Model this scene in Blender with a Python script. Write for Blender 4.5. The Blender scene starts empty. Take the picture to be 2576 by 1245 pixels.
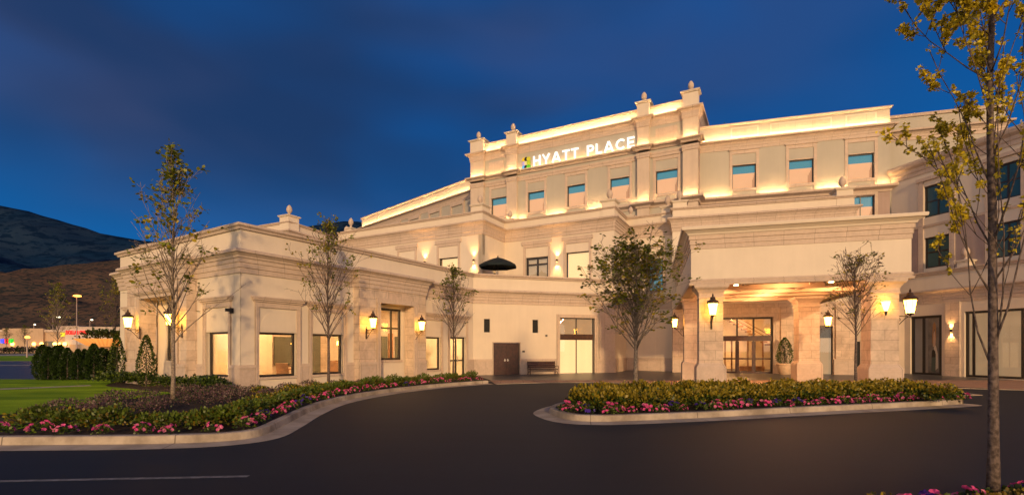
import bpy, math, random
from mathutils import Vector, Matrix, noise
R = math.radians
C = bpy.context.scene.collection
SC = bpy.context.scene
# ------------------------------------------------------------------ camera, sky, sun, exposure
F, CX, HY, CAMZ = 1248.0, 1288.0, 880.0, 1.7      # lens in photo units, used to measure the walls
cam_d = bpy.data.cameras.new('camera'); cam = bpy.data.objects.new('camera', cam_d); C.objects.link(cam)
cam.location = (0, 0, CAMZ); cam.rotation_euler = (R(90), 0, 0)
cam_d.sensor_width = 36; cam_d.lens = 36 * F / 2576; cam_d.shift_y = 257.5 / 2576
cam_d.clip_start = 0.05; cam_d.clip_end = 20000
SC.camera = cam
SUN_DIR = Vector((math.sin(R(9)) * math.cos(R(12)), -math.cos(R(9)) * math.cos(R(12)), math.sin(R(12))))
sun_d = bpy.data.lights.new('sun', 'SUN'); sun_d.energy = 2.0; sun_d.angle = R(2.5); sun_d.color = (1.0, 0.63, 0.30)  # low warm lamp standing in for the unseen floodlights behind the viewer
sun = bpy.data.objects.new('sun', sun_d); C.objects.link(sun)
sun.rotation_euler = (-SUN_DIR).to_track_quat('-Z', 'Y').to_euler()
SC.view_settings.view_transform = 'Standard'; SC.view_settings.look = 'None'
SC.view_settings.exposure = 0.6; SC.view_settings.gamma = 1.0
SC.view_settings.use_curve_mapping = False
SC.render.engine = 'CYCLES'
SC.cycles.use_denoising = True
SC.cycles.max_bounces = 6; SC.cycles.diffuse_bounces = 3; SC.cycles.transparent_max_bounces = 12
SC.cycles.sample_clamp_indirect = 4.0
SC.cycles.caustics_reflective = False; SC.cycles.caustics_refractive = False

class NT:
    """small helper to write node trees"""
    def __init__(s, tree): s.t = tree; s.n = tree.nodes; s.l = tree.links
    def new(s, typ, **kw):
        nd = s.n.new(typ)
        for k, v in kw.items():
            if hasattr(nd, k): setattr(nd, k, v)
        return nd
    def put(s, sock, v):
        if hasattr(v, 'is_output'): s.l.new(v, sock)
        elif isinstance(v, (tuple, list)) and len(v) == 3 and len(getattr(sock, 'default_value', (0,))) == 4: sock.default_value = (*v, 1)
        else: sock.default_value = v
    def math(s, op, a, b=0.0, c=None, clamp=False):
        nd = s.n.new('ShaderNodeMath'); nd.operation = op; nd.use_clamp = clamp
        s.put(nd.inputs[0], a); s.put(nd.inputs[1], b)
        if c is not None: s.put(nd.inputs[2], c)
        return nd.outputs[0]
    def mix(s, f, a, b, typ='MIX'):
        nd = s.n.new('ShaderNodeMix'); nd.data_type = 'RGBA'; nd.blend_type = typ; nd.clamp_result = False
        s.put(nd.inputs[0], f); s.put(nd.inputs[6], a); s.put(nd.inputs[7], b)
        return nd.outputs[2]
    def rng(s, v, a, b, c=0.0, d=1.0, smooth=True):
        nd = s.n.new('ShaderNodeMapRange'); nd.interpolation_type = 'SMOOTHSTEP' if smooth else 'LINEAR'
        for i, x in enumerate((v, a, b, c, d)): s.put(nd.inputs[i], x)
        return nd.outputs[0]
    def noise(s, vec, scale, detail=3.0, rough=0.55, dist=0.0):
        nd = s.n.new('ShaderNodeTexNoise')
        if vec is not None: s.l.new(vec, nd.inputs['Vector'])
        nd.inputs['Scale'].default_value = scale; nd.inputs['Detail'].default_value = detail
        nd.inputs['Roughness'].default_value = rough; nd.inputs['Distortion'].default_value = dist
        return nd.outputs['Fac']

world = bpy.data.worlds.new('World'); SC.world = world; world.use_nodes = True
w = NT(world.node_tree); w.n.clear()
tc = w.new('ShaderNodeTexCoord').outputs['Generated']
sep = w.new('ShaderNodeSeparateXYZ'); w.l.new(tc, sep.inputs[0]); sx, sy, sz = sep.outputs
blue = w.mix(w.rng(sz, 0.02, 0.5), (0.002, 0.095, 0.30), (0.003, 0.055, 0.205))
mp = w.new('ShaderNodeMapping'); w.l.new(tc, mp.inputs[0]); mp.inputs['Scale'].default_value = (1.0, 1.0, 2.3); mp.inputs['Location'].default_value = (0.35, 0.2, 0.12)
cl = w.noise(mp.outputs[0], 1.5, 2.5, 0.45, 0.25)
clm = w.math('MULTIPLY', w.rng(cl, 0.33, 0.60), w.rng(sz, 0.10, 0.36))
clm = w.math('MULTIPLY', clm, w.rng(sx, 0.75, -0.15, 0.25, 1.0))
cl2 = w.noise(mp.outputs[0], 2.6, 2.5, 0.45, 0.2)
ccol = w.mix(w.rng(cl2, 0.35, 0.7), (0.010, 0.022, 0.062), (0.030, 0.036, 0.080))
skyc = w.mix(w.math('MULTIPLY', clm, 0.82), blue, ccol)
# warm afterglow added behind the viewer as fill, standing in for unseen floodlights
glow = w.math('MULTIPLY', w.rng(w.math('ADD', sy, w.math('MULTIPLY', sx, 0.12)), 0.05, -0.65), w.rng(sz, 0.62, 0.02))
back = w.mix(w.rng(sz, 0.05, 0.6), (1.65, 1.22, 0.90), (0.72, 0.66, 0.66))
skyc = w.mix(glow, skyc, back)
skyc = w.mix(w.rng(sz, 0.0, -0.03), skyc, (0.03, 0.035, 0.05))
bg = w.new('ShaderNodeBackground'); w.l.new(skyc, bg.inputs[0]); bg.inputs[1].default_value = 1.0
wo = w.new('ShaderNodeOutputWorld'); w.l.new(bg.outputs[0], wo.inputs[0])

# ------------------------------------------------------------------ materials
MATS = {}
def base_mat(name):
    m = bpy.data.materials.new(name); m.use_nodes = True
    t = NT(m.node_tree); b = t.n['Principled BSDF']; return m, t, b
def setp(b, col=None, rough=0.7, spec=0.3, metal=0.0):
    if col is not None: b.inputs['Base Color'].default_value = (*col, 1)
    b.inputs['Roughness'].default_value = rough; b.inputs['Specular IOR Level'].default_value = spec; b.inputs['Metallic'].default_value = metal
def uvv(t): return t.new('ShaderNodeTexCoord').outputs['UV']
def objv(t): return t.new('ShaderNodeNewGeometry').outputs['Position']
def bump(t, b, h, strength, dist):
    nd = t.new('ShaderNodeBump'); t.l.new(h, nd.inputs['Height']); nd.inputs['Strength'].default_value = strength; nd.inputs['Distance'].default_value = dist
    t.l.new(nd.outputs[0], b.inputs['Normal'])
def stucco(name, col, var=0.10, scale=0.7):
    m, t, b = base_mat(name); setp(b, col, 0.85, 0.2); p = objv(t)
    n1 = t.noise(p, scale, 5, 0.6); n2 = t.noise(p, 45, 3, 0.6)
    mp = t.new('ShaderNodeMapping'); t.l.new(p, mp.inputs[0]); mp.inputs['Scale'].default_value = (3.0, 3.0, 0.25)
    n3 = t.noise(mp.outputs[0], 1.2, 3, 0.6)
    f = t.math('ADD', t.math('MULTIPLY', n1, 0.65), t.math('MULTIPLY', n3, 0.35))
    c = t.mix(t.rng(f, 0.3, 0.7), tuple(x * (1 - var) for x in col), tuple(min(1, x * (1 + var)) for x in col))
    t.l.new(c, b.inputs['Base Color']); bump(t, b, n2, 0.18, 0.01); return m
def blocks(name, c1, c2, bw, rh, mort=0.008, off=0.5, vein=0.5, mcol=None):
    m, t, b = base_mat(name); setp(b, c1, 0.75, 0.25); u = uvv(t)
    br = t.new('ShaderNodeTexBrick'); t.l.new(u, br.inputs['Vector']); br.offset = off
    br.inputs['Color1'].default_value = (*c1, 1); br.inputs['Color2'].default_value = (*c2, 1)
    br.inputs['Mortar'].default_value = (*(mcol or tuple(x * 0.45 for x in c1)), 1)
    br.inputs['Scale'].default_value = 1; br.inputs['Mortar Size'].default_value = mort; br.inputs['Mortar Smooth'].default_value = 0.1
    br.inputs['Brick Width'].default_value = bw; br.inputs['Row Height'].default_value = rh; br.inputs['Bias'].default_value = 0
    p = objv(t)
    n = t.noise(p, 1.6, 5, 0.6, 1.2); n2 = t.noise(p, 9, 4, 0.6)
    k = t.math('ADD', t.rng(n, 0.3, 0.7, 1 - 0.28 * vein, 1 + 0.16 * vein), t.rng(n2, 0.3, 0.7, -0.05, 0.05))
    mm = t.n.new('ShaderNodeMix'); mm.data_type = 'RGBA'; mm.blend_type = 'MULTIPLY'; mm.clamp_result = False
    mm.inputs[0].default_value = 1; t.l.new(br.outputs['Color'], mm.inputs[6])
    cb = t.new('ShaderNodeCombineColor'); 
    for i in range(3): t.l.new(k, cb.inputs[i])
    t.l.new(cb.outputs[0], mm.inputs[7]); t.l.new(mm.outputs[2], b.inputs['Base Color'])
    h = t.math('SUBTRACT', t.math('MULTIPLY', n2, 0.12), br.outputs['Fac']); bump(t, b, h, 0.5, 0.006); return m
def plain(name, col, rough=0.6, spec=0.3, metal=0.0, var=0.0, scale=3.0, bmp=0.0):
    m, t, b = base_mat(name); setp(b, col, rough, spec, metal)
    if var:
        p = objv(t); n = t.noise(p, scale, 5, 0.6)
        t.l.new(t.mix(t.rng(n, 0.3, 0.7), tuple(x * (1 - var) for x in col), tuple(x * (1 + var) for x in col)), b.inputs['Base Color'])
        if bmp: bump(t, b, n, bmp, 0.02)
    return m
def emit(name, col, k):
    m, t, b = base_mat(name); setp(b, tuple(x * .25 for x in col), 0.5); b.inputs['Emission Color'].default_value = (*col, 1); b.inputs['Emission Strength'].default_value = k; return m
def leafm(name, col, tr=0.4, var=0.3):
    m, t, b = base_mat(name); t.n.remove(b)
    p = objv(t); n = t.noise(p, 5.0, 3, 0.6)
    c = t.mix(t.rng(n, 0.3, 0.7), tuple(x * (1 - var) for x in col), tuple(x * (1 + var) for x in col))
    d = t.new('ShaderNodeBsdfDiffuse'); tl = t.new('ShaderNodeBsdfTranslucent'); g = t.new('ShaderNodeBsdfGlossy'); g.inputs['Roughness'].default_value = 0.45
    t.l.new(c, d.inputs[0]); t.l.new(c, tl.inputs[0]); g.inputs[0].default_value = (0.5, 0.5, 0.5, 1)
    mx = t.new('ShaderNodeMixShader'); mx.inputs[0].default_value = tr; t.l.new(d.outputs[0], mx.inputs[1]); t.l.new(tl.outputs[0], mx.inputs[2])
    m2 = t.new('ShaderNodeMixShader'); m2.inputs[0].default_value = 0.05; t.l.new(mx.outputs[0], m2.inputs[1]); t.l.new(g.outputs[0], m2.inputs[2])
    t.l.new(m2.outputs[0], t.n['Material Output'].inputs[0]); return m
def glassm(name, tint, refl=0.10, rough=0.0):
    m, t, b = base_mat(name); t.n.remove(b)
    tr = t.new('ShaderNodeBsdfTransparent'); tr.inputs[0].default_value = (*tint, 1)
    g = t.new('ShaderNodeBsdfGlossy'); g.inputs['Roughness'].default_value = rough; g.inputs[0].default_value = (1, 1, 1, 1)
    lw = t.new('ShaderNodeLayerWeight'); lw.inputs[0].default_value = 0.5
    f = t.math('ADD', t.math('MULTIPLY', t.math('POWER', lw.outputs['Facing'], 4.5), 0.55), refl * 0.3, clamp=True)
    mx = t.new('ShaderNodeMixShader'); t.l.new(f, mx.inputs[0]); t.l.new(tr.outputs[0], mx.inputs[1]); t.l.new(g.outputs[0], mx.inputs[2])
    t.l.new(mx.outputs[0], t.n['Material Output'].inputs[0]); return m

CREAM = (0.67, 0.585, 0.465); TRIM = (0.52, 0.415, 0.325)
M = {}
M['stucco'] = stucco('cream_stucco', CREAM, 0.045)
M['upper'] = stucco('upper_stucco_dimmed', (0.43, 0.40, 0.33), 0.045)  # cream stucco darkened: dimmer light on the upper storeys put into the colour
M['lobbylamp'] = emit('lobby_lamp', (1.0, 0.50, 0.19), 42.0)
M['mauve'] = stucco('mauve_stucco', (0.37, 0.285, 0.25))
M['trim'] = blocks('limestone_trim', TRIM, (0.55, 0.44, 0.35), 1.15, 50, 0.006, 0.0, 0.25)
M['base'] = blocks('limestone_base', (0.52, 0.42, 0.34), (0.49, 0.39, 0.31), 0.95, 50, 0.006, 0.0, 0.3)
M['clad'] = blocks('stone_cladding', (0.60, 0.485, 0.375), (0.54, 0.415, 0.315), 0.92, 0.42, 0.007, 0.5, 0.6)
M['pier'] = stucco('pier_stucco', (0.56, 0.46, 0.36))
M['bronze'] = plain('dark_bronze', (0.022, 0.017, 0.014), 0.4, 0.5)
M['iron'] = plain('wrought_iron', (0.05, 0.028, 0.018), 0.5, 0.4)
M['black'] = plain('black_louvre', (0.012, 0.012, 0.013), 0.6)
M['wood'] = plain('mahogany', (0.040, 0.012, 0.008), 0.35, 0.4, var=0.35, scale=5)
M['steel'] = plain('steel', (0.55, 0.53, 0.5), 0.35, 0.5, 0.9)
M['glass'] = glassm('clear_glass', (0.95, 0.96, 0.95))
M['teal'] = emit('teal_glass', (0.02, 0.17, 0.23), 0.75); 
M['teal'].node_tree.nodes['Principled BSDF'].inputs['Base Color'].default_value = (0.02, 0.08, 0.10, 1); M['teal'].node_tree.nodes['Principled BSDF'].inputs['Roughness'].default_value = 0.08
M['dkteal'] = plain('dark_window_glass', (0.03, 0.085, 0.085), 0.12, 0.6)
def curtain(name, col, k, stripes=6.0, amt=0.18):
    m, t, b = base_mat(name); setp(b, tuple(x * .22 for x in col), 0.8, 0.1); u = uvv(t)
    wv = t.new('ShaderNodeTexWave'); t.l.new(u, wv.inputs[0]); wv.inputs['Scale'].default_value = stripes; wv.inputs['Distortion'].default_value = 0.6; wv.bands_direction = 'X'
    n = t.noise(u, 0.8, 3)
    f = t.math('ADD', t.math('MULTIPLY', wv.outputs['Fac'], amt), t.math('MULTIPLY', n, 0.35))
    c = t.mix(f, col, tuple(x * 0.62 for x in col)); t.l.new(c, b.inputs['Emission Color']); b.inputs['Emission Strength'].default_value = k; return m
M['blind'] = curtain('lit_blind', (0.93, 0.47, 0.23), 0.62, 5, 0.05)
M['curtainshadow'] = curtain('curtain_shadow_bar', (0.80, 0.36, 0.16), 0.5, 9, 0.5)
M['drape'] = curtain('lit_drape', (1.0, 0.60, 0.27), 1.0, 7, 0.6)
M['shadepanel'] = curtain('lit_roller_shade', (1.0, 0.60, 0.27), 1.0, 0.4, 0.1)
M['warmpanel'] = curtain('warm_display_panel', (1.0, 0.62, 0.33), 0.24, 0.5, 0.15)
M['greydrape'] = curtain('pale_drape', (0.75, 0.48, 0.26), 0.45, 6, 0.7)
M['whitepanel'] = plain('frosted_transom', (0.55, 0.47, 0.36), 0.4)
M['cove'] = emit('cove_light', (1.0, 0.60, 0.27), 95.0)
M['signcove'] = emit('sign_cove_light', (1.0, 0.58, 0.25), 30.0)
M['uplight'] = emit('ledge_light', (1.0, 0.58, 0.24), 110.0)
M['lampglass'] = emit('lantern_glass', (1.0, 0.45, 0.045), 22)
M['sconceglow'] = emit('sconce_glow', (1.0, 0.55, 0.15), 9.0)
M['ceilamp'] = emit('ceiling_lamp', (1.0, 0.62, 0.30), 36.0)
M['down'] = emit('downlight', (1.0, 0.52, 0.20), 60.0)
M['letter'] = emit('sign_white', (1.0, 0.92, 0.78), 1.1)
M['inwall'] = plain('interior_wall', (0.72, 0.62, 0.47), 0.8, var=0.08, scale=0.8)
M['infloor'] = plain('interior_floor', (0.45, 0.32, 0.2), 0.5, var=0.15)
M['inwood'] = plain('interior_wood', (0.30, 0.15, 0.07), 0.5, var=0.3, scale=2)
M['inglass'] = plain('interior_dark_glass', (0.10, 0.10, 0.075), 0.15, 0.5)
M['soffit'] = plain('porch_soffit', (0.70, 0.52, 0.38), 0.8, var=0.02)
M['canvas'] = plain('dark_canvas', (0.008, 0.016, 0.018), 0.8)
M['terracotta'] = plain('cast_stone_pot', (0.55, 0.40, 0.27), 0.7, var=0.12, scale=6)
def asphalt():
    m, t, b = base_mat('asphalt'); setp(b, (0.03, 0.03, 0.03), 0.7, 0.25); p = objv(t)
    n1 = t.noise(p, 0.12, 4, 0.5, 0.3); n3 = t.noise(p, 0.9, 4, 0.6); n4 = t.noise(p, 90, 2, 0.6)
    mp = t.new('ShaderNodeMapping'); t.l.new(p, mp.inputs[0]); mp.inputs['Scale'].default_value = (0.16, 1.6, 1.0)
    n2 = t.noise(mp.outputs[0], 1.1, 3, 0.5)
    f = t.math('ADD', t.math('ADD', t.math('MULTIPLY', n1, 0.5), t.math('MULTIPLY', n3, 0.2)), t.math('MULTIPLY', n2, 0.3))
    c = t.mix(t.rng(f, 0.36, 0.64), (0.0060, 0.0110, 0.0185), (0.0092, 0.0152, 0.0240))
    c = t.mix(t.rng(n4, 0.60, 0.80), c, (0.022, 0.025, 0.030)); t.l.new(c, b.inputs['Base Color']); return m
M['asphalt'] = asphalt()
M['street'] = plain('street_asphalt', (0.035, 0.04, 0.05), 0.38, 0.5, var=0.3, scale=0.8)
def concrete(name, c1, c2, joint):
    m, t, b = base_mat(name); setp(b, c1, 0.85, 0.2); p = objv(t); u = uvv(t)
    n1 = t.noise(p, 1.3, 6, 0.65); n2 = t.noise(p, 30, 3, 0.6)
    c = t.mix(t.rng(n1, 0.3, 0.7), c1, c2)
    br = t.new('ShaderNodeTexBrick'); t.l.new(u, br.inputs['Vector']); br.offset = 0.0
    br.inputs['Scale'].default_value = 1; br.inputs['Mortar Size'].default_value = 0.012; br.inputs['Brick Width'].default_value = joint[0]; br.inputs['Row Height'].default_value = joint[1]
    c = t.mix(t.math('MULTIPLY', br.outputs['Fac'], 0.65), c, tuple(x * 0.25 for x in c1))
    t.l.new(c, b.inputs['Base Color']); bump(t, b, t.math('SUBTRACT', t.math('MULTIPLY', n2, 0.3), br.outputs['Fac']), 0.4, 0.006); return m
M['kerb'] = concrete('kerb_concrete', (0.22, 0.18, 0.135), (0.46, 0.39, 0.30), (3.0, 50))
M['gutter'] = concrete('gutter_concrete', (0.32, 0.26, 0.19), (0.50, 0.42, 0.315), (3.0, 50))
M['paver'] = concrete('apron_paving', (0.32, 0.20, 0.135), (0.42, 0.27, 0.185), (0.6, 0.6))
M['walk'] = concrete('footpath', (0.33, 0.30, 0.26), (0.40, 0.37, 0.32), (1.5, 1.5))
M['paint'] = plain('worn_road_paint', (0.17, 0.165, 0.16), 0.8, var=0.35, scale=9)
M['mulch'] = plain('bark_mulch', (0.062, 0.046, 0.034), 0.95, 0.1, var=0.6, scale=14, bmp=1.0)
def grass_mat():
    m, t, b = base_mat('lawn_turf'); setp(b, (0.05, 0.11, 0.015), 0.9, 0.1); p = objv(t)
    mp = t.new('ShaderNodeMapping'); t.l.new(p, mp.inputs[0]); mp.inputs['Scale'].default_value = (0.35, 1.0, 1.0)
    n1 = t.noise(mp.outputs[0], 0.8, 4, 0.6); n2 = t.noise(p, 40, 3, 0.7)
    c = t.mix(t.rng(n1, 0.32, 0.68), (0.14, 0.29, 0.006), (0.34, 0.54, 0.014)); c = t.mix(t.math('MULTIPLY', t.rng(n2, 0.3, 0.7), 0.5), c, (0.05, 0.09, 0.006))
    t.l.new(c, b.inputs['Base Color']); bump(t, b, n2, 1.0, 0.03); return m
M['lawn'] = grass_mat()
M['leaf1'] = leafm('leaf_green', (0.22, 0.25, 0.022)); M['leaf2'] = leafm('leaf_dark', (0.13, 0.155, 0.018)); M['leaf3'] = leafm('leaf_yellow', (0.42, 0.33, 0.025))
M['spr1'] = leafm('spring_leaf_gold', (0.70, 0.56, 0.03), 0.35); M['spr2'] = leafm('spring_leaf_green', (0.45, 0.38, 0.03), 0.35)
M['box1'] = leafm('boxwood_green', (0.10, 0.145, 0.014), 0.3); M['box2'] = leafm('boxwood_dark', (0.035, 0.058, 0.010), 0.25); M['box3'] = leafm('boxwood_gold', (0.28, 0.22, 0.016), 0.3)
M['gold1'] = leafm('golden_shrub', (0.17, 0.12, 0.012), 0.3); M['conif'] = leafm('conifer_green', (0.030, 0.058, 0.008), 0.25); M['conif2'] = leafm('conifer_dark', (0.013, 0.028, 0.006), 0.2)
M['barb'] = leafm('barberry_purple', (0.125, 0.070, 0.080), 0.25); M['barb2'] = leafm('barberry_brown', (0.15, 0.105, 0.075), 0.25)
M['pink'] = leafm('petunia_pink', (0.78, 0.09, 0.30), 0.35, 0.2); M['pink2'] = leafm('petunia_pale', (0.75, 0.19, 0.33), 0.35, 0.2); M['violet'] = leafm('petunia_violet', (0.06, 0.02, 0.25), 0.3)
M['bark'] = plain('grey_bark', (0.23, 0.185, 0.14), 0.9, 0.1, var=0.45, scale=22, bmp=0.8)
M['barkd'] = plain('dark_bark', (0.12, 0.092, 0.078), 0.9, 0.1, var=0.5, scale=22, bmp=0.8)

# ------------------------------------------------------------------ mesh builder
class MB:
    def __init__(s): s.v = []; s.f = []; s.m = []; s.uv = {}
    def add(s, vs, fs, mat=0, uvs=None):
        o = len(s.v); s.v.extend([tuple(p) for p in vs])
        for i, f in enumerate(fs):
            if uvs is not None: s.uv[len(s.f)] = uvs[i]
            s.f.append(tuple(o + k for k in f)); s.m.append(mat)
    def quad(s, a, b, c, d, mat=0): s.add([a, b, c, d], [(0, 1, 2, 3)], mat)
    def hexa(s, p, mat=0):      # 8 points: bottom 4 (ccw), top 4
        s.add(p, [(3, 2, 1, 0), (4, 5, 6, 7), (0, 1, 5, 4), (1, 2, 6, 5), (2, 3, 7, 6), (3, 0, 4, 7)], mat)
    def box(s, c, sz, rz=0.0, mat=0, tilt=None):
        ca, sa = math.cos(rz), math.sin(rz); hx, hy, hz = sz[0] / 2, sz[1] / 2, sz[2] / 2; P = []
        for z in (-hz, hz):
            for x, y in ((-hx, -hy), (hx, -hy), (hx, hy), (-hx, hy)):
                q = Vector((x, y, z))
                if tilt: q = Matrix.Rotation(tilt[1], 3, tilt[0]) @ q
                P.append((c[0] + ca * q.x - sa * q.y, c[1] + sa * q.x + ca * q.y, c[2] + q.z))
        s.hexa(P, mat)
    def prism(s, poly, z0, z1, mat=0):
        n = len(poly); s.add([(x, y, z0) for x, y in poly] + [(x, y, z1) for x, y in poly],
            [tuple(range(n - 1, -1, -1)), tuple(range(n, 2 * n))] + [(i, (i + 1) % n, n + (i + 1) % n, n + i) for i in range(n)], mat)
    def lathe(s, c, prof, n=12, mat=0, rot=0.0):     # prof: (r, z)
        vs = []; fs = []
        for r, z in prof:
            for k in range(n):
                a = rot + 2 * math.pi * k / n; vs.append((c[0] + r * math.cos(a), c[1] + r * math.sin(a), c[2] + z))
        for i in range(len(prof) - 1):
            for k in range(n):
                k2 = (k + 1) % n; fs.append((i * n + k, i * n + k2, (i + 1) * n + k2, (i + 1) * n + k))
        fs.append(tuple(range(n - 1, -1, -1))); fs.append(tuple((len(prof) - 1) * n + k for k in range(n)))
        s.add(vs, fs, mat)
    def tube(s, pts, rads, n=6, mat=0):
        pts = [Vector(p) for p in pts]; vs = []; fs = []
        ref = Vector((0.31, 0.17, 0.93)); 
        for i, p in enumerate(pts):
            d = (pts[min(i + 1, len(pts) - 1)] - pts[max(i - 1, 0)]).normalized()
            a = d.cross(ref); 
            if a.length < 0.1: a = d.cross(Vector((1, 0, 0)))
            a.normalize(); b = d.cross(a); r = rads[i] if hasattr(rads, '__len__') else rads
            for k in range(n):
                t = 2 * math.pi * k / n; q = p + a * (r * math.cos(t)) + b * (r * math.sin(t)); vs.append(tuple(q))
        for i in range(len(pts) - 1):
            for k in range(n):
                k2 = (k + 1) % n; fs.append((i * n + k, i * n + k2, (i + 1) * n + k2, (i + 1) * n + k))
        fs.append(tuple(range(n - 1, -1, -1))); fs.append(tuple((len(pts) - 1) * n + k for k in range(n)))
        s.add(vs, fs, mat)
    def sweep(s, path, prof, closed=False, mat=0, caps=True):
        n = len(path); P = [Vector(p) for p in path]; offs = []
        def nrm(a, b):
            d = (b - a).normalized(); return Vector((d.y, -d.x))
        for i in range(n):
            n1 = nrm(P[i - 1], P[i]) if (closed or i > 0) else None
            n2 = nrm(P[i], P[(i + 1) % n]) if (closed or i < n - 1) else None
            if n1 is None: n1 = n2
            if n2 is None: n2 = n1
            offs.append((n1 + n2) / max(0.25, 1 + n1.dot(n2)))
        m = len(prof); vs = []; fs = []; uvs = []; L = 0.0
        pl = [0.0]
        for j in range(1, m): pl.append(pl[-1] + math.hypot(prof[j][0] - prof[j - 1][0], prof[j][1] - prof[j - 1][1]))
        for i in range(n):
            for d, z in prof: vs.append((P[i].x + offs[i].x * d, P[i].y + offs[i].y * d, z))
        cnt = n if closed else n - 1
        for i in range(cnt):
            i2 = (i + 1) % n; sl = (P[i2] - P[i]).length
            for j in range(m - 1):
                fs.append((i * m + j, i2 * m + j, i2 * m + j + 1, i * m + j + 1))
                uvs.append(((L, pl[j] + 0.01), (L + sl, pl[j] + 0.01), (L + sl, pl[j + 1] + 0.01), (L, pl[j + 1] + 0.01)))
            L += sl
        if caps and not closed:
            fs.append(tuple(range(m - 1, -1, -1))); uvs.append(tuple((prof[j][0] + .1, prof[j][1] + .1) for j in range(m - 1, -1, -1)))
            fs.append(tuple((n - 1) * m + j for j in range(m))); uvs.append(tuple((prof[j][0] + .1, prof[j][1] + .1) for j in range(m)))
        s.add(vs, fs, mat, uvs)
    def build(s, name, mats, parent=None, smooth=False, uv=True):
        me = bpy.data.meshes.new(name); me.from_pydata(s.v, [], s.f); me.update()
        if not isinstance(mats, (list, tuple)): mats = [mats]
        for mt in mats: me.materials.append(M[mt] if isinstance(mt, str) else mt)
        if len(mats) > 1: me.polygons.foreach_set('material_index', s.m)
        if smooth: me.polygons.foreach_set('use_smooth', [True] * len(me.polygons))
        if uv:
            lay = me.uv_layers.new(name='UVMap'); buf = [0.0] * (2 * len(me.loops))
            for p in me.polygons:
                ex = s.uv.get(p.index)
                if ex is not None:
                    for k, li in enumerate(p.loop_indices): buf[2 * li], buf[2 * li + 1] = ex[k]
                    continue
                nx, ny, nz = p.normal
                if abs(nz) > 0.9: tx, ty = None, None
                else:
                    h = math.hypot(nx, ny); tx, ty = -ny / h, nx / h
                for li in p.loop_indices:
                    co = me.vertices[me.loops[li].vertex_index].co
                    if tx is None: buf[2 * li], buf[2 * li + 1] = co.x, co.y
                    else: buf[2 * li], buf[2 * li + 1] = co.x * tx + co.y * ty, co.z
            lay.data.foreach_set('uv', buf)
        o = bpy.data.objects.new(name, me); C.objects.link(o)
        if parent is not None: attach(o, parent)
        return o
def attach(o, parent):
    o.parent = parent
    if parent.type == 'EMPTY' and parent.get('static'):
        o.matrix_parent_inverse = Matrix.Translation(parent.location).inverted()
def tag(o, label=None, cat=None, group=None, kind=None):
    if label: o['label'] = label
    if cat: o['category'] = cat
    if group: o['group'] = group
    if kind: o['kind'] = kind
    return o
def thing(name, label, cat, loc=(0, 0, 0), group=None, static=False):
    o = bpy.data.objects.new(name, None); C.objects.link(o); o.location = loc; o.empty_display_size = 0.3
    if static: o['static'] = 1
    return tag(o, label, cat, group)
def dup(o, loc=None, rz=None, sc=None, label=None, parent=None):
    c = o.copy(); C.objects.link(c)
    if parent is not None: c.parent = parent
    for ch in list(o.children): dup(ch, parent=c)
    if loc is not None: c.location = loc
    if rz is not None: c.rotation_euler = (0, 0, rz)
    if sc is not None: c.scale = sc if hasattr(sc, '__len__') else (sc, sc, sc)
    if label: c['label'] = label
    return c
class Fr:
    """a vertical wall plane: u runs to the right along it, d out of it, z up"""
    def __init__(s, p0, p1):
        s.o = Vector(p0); d = Vector(p1) - s.o; s.len = d.length; s.U = d / s.len; s.N = Vector((s.U.y, -s.U.x))
        s.rz = math.atan2(s.U.y, s.U.x)
    def p2(s, u, d=0.0): q = s.o + s.U * u + s.N * d; return (q.x, q.y)
    def P(s, u, d, z): q = s.o + s.U * u + s.N * d; return (q.x, q.y, z)
    def u(s, px):
        k = (px - CX) / F; return (k * s.o.y - s.o.x) / (s.U.x - k * s.U.y)
    def z(s, px, py): return CAMZ + (HY - py) / F * (s.o.y + s.U.y * s.u(px))
    def off(s, d): return Fr(s.p2(0, d), s.p2(s.len, d))
    def box(s, mb, u0, u1, d0, d1, z0, z1, mat=0):
        mb.hexa([s.P(u0, d1, z0), s.P(u1, d1, z0), s.P(u1, d0, z0), s.P(u0, d0, z0), s.P(u0, d1, z1), s.P(u1, d1, z1), s.P(u1, d0, z1), s.P(u0, d0, z1)], mat)
    def wall(s, mb, u0, u1, z0, z1, holes=(), d=0.0, t=0.35, mat=0):
        us = sorted({u0, u1} | {min(max(x, u0), u1) for h in holes for x in h[:2]}); zs = sorted({z0, z1} | {min(max(x, z0), z1) for h in holes for x in h[2:]})
        def opn(i, j):
            if i < 0 or j < 0 or i >= len(us) - 1 or j >= len(zs) - 1: return True
            cu, cz = (us[i] + us[i + 1]) / 2, (zs[j] + zs[j + 1]) / 2
            return any(h[0] < cu < h[1] and h[2] < cz < h[3] for h in holes)
        for i in range(len(us) - 1):
            for j in range(len(zs) - 1):
                if opn(i, j): continue
                a, b, c, e = us[i], us[i + 1], zs[j], zs[j + 1]
                mb.quad(s.P(a, d, c), s.P(b, d, c), s.P(b, d, e), s.P(a, d, e), mat)
                mb.quad(s.P(b, d - t, c), s.P(a, d - t, c), s.P(a, d - t, e), s.P(b, d - t, e), mat)
                if opn(i - 1, j): mb.quad(s.P(a, d - t, c), s.P(a, d, c), s.P(a, d, e), s.P(a, d - t, e), mat)
                if opn(i + 1, j): mb.quad(s.P(b, d, c), s.P(b, d - t, c), s.P(b, d - t, e), s.P(b, d, e), mat)
                if opn(i, j - 1): mb.quad(s.P(a, d - t, c), s.P(b, d - t, c), s.P(b, d, c), s.P(a, d, c), mat)
                if opn(i, j + 1): mb.quad(s.P(a, d, e), s.P(b, d, e), s.P(b, d - t, e), s.P(a, d - t, e), mat)
def ray(px, Y, z=0.0): return ((px - CX) / F * Y, Y, z)
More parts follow.
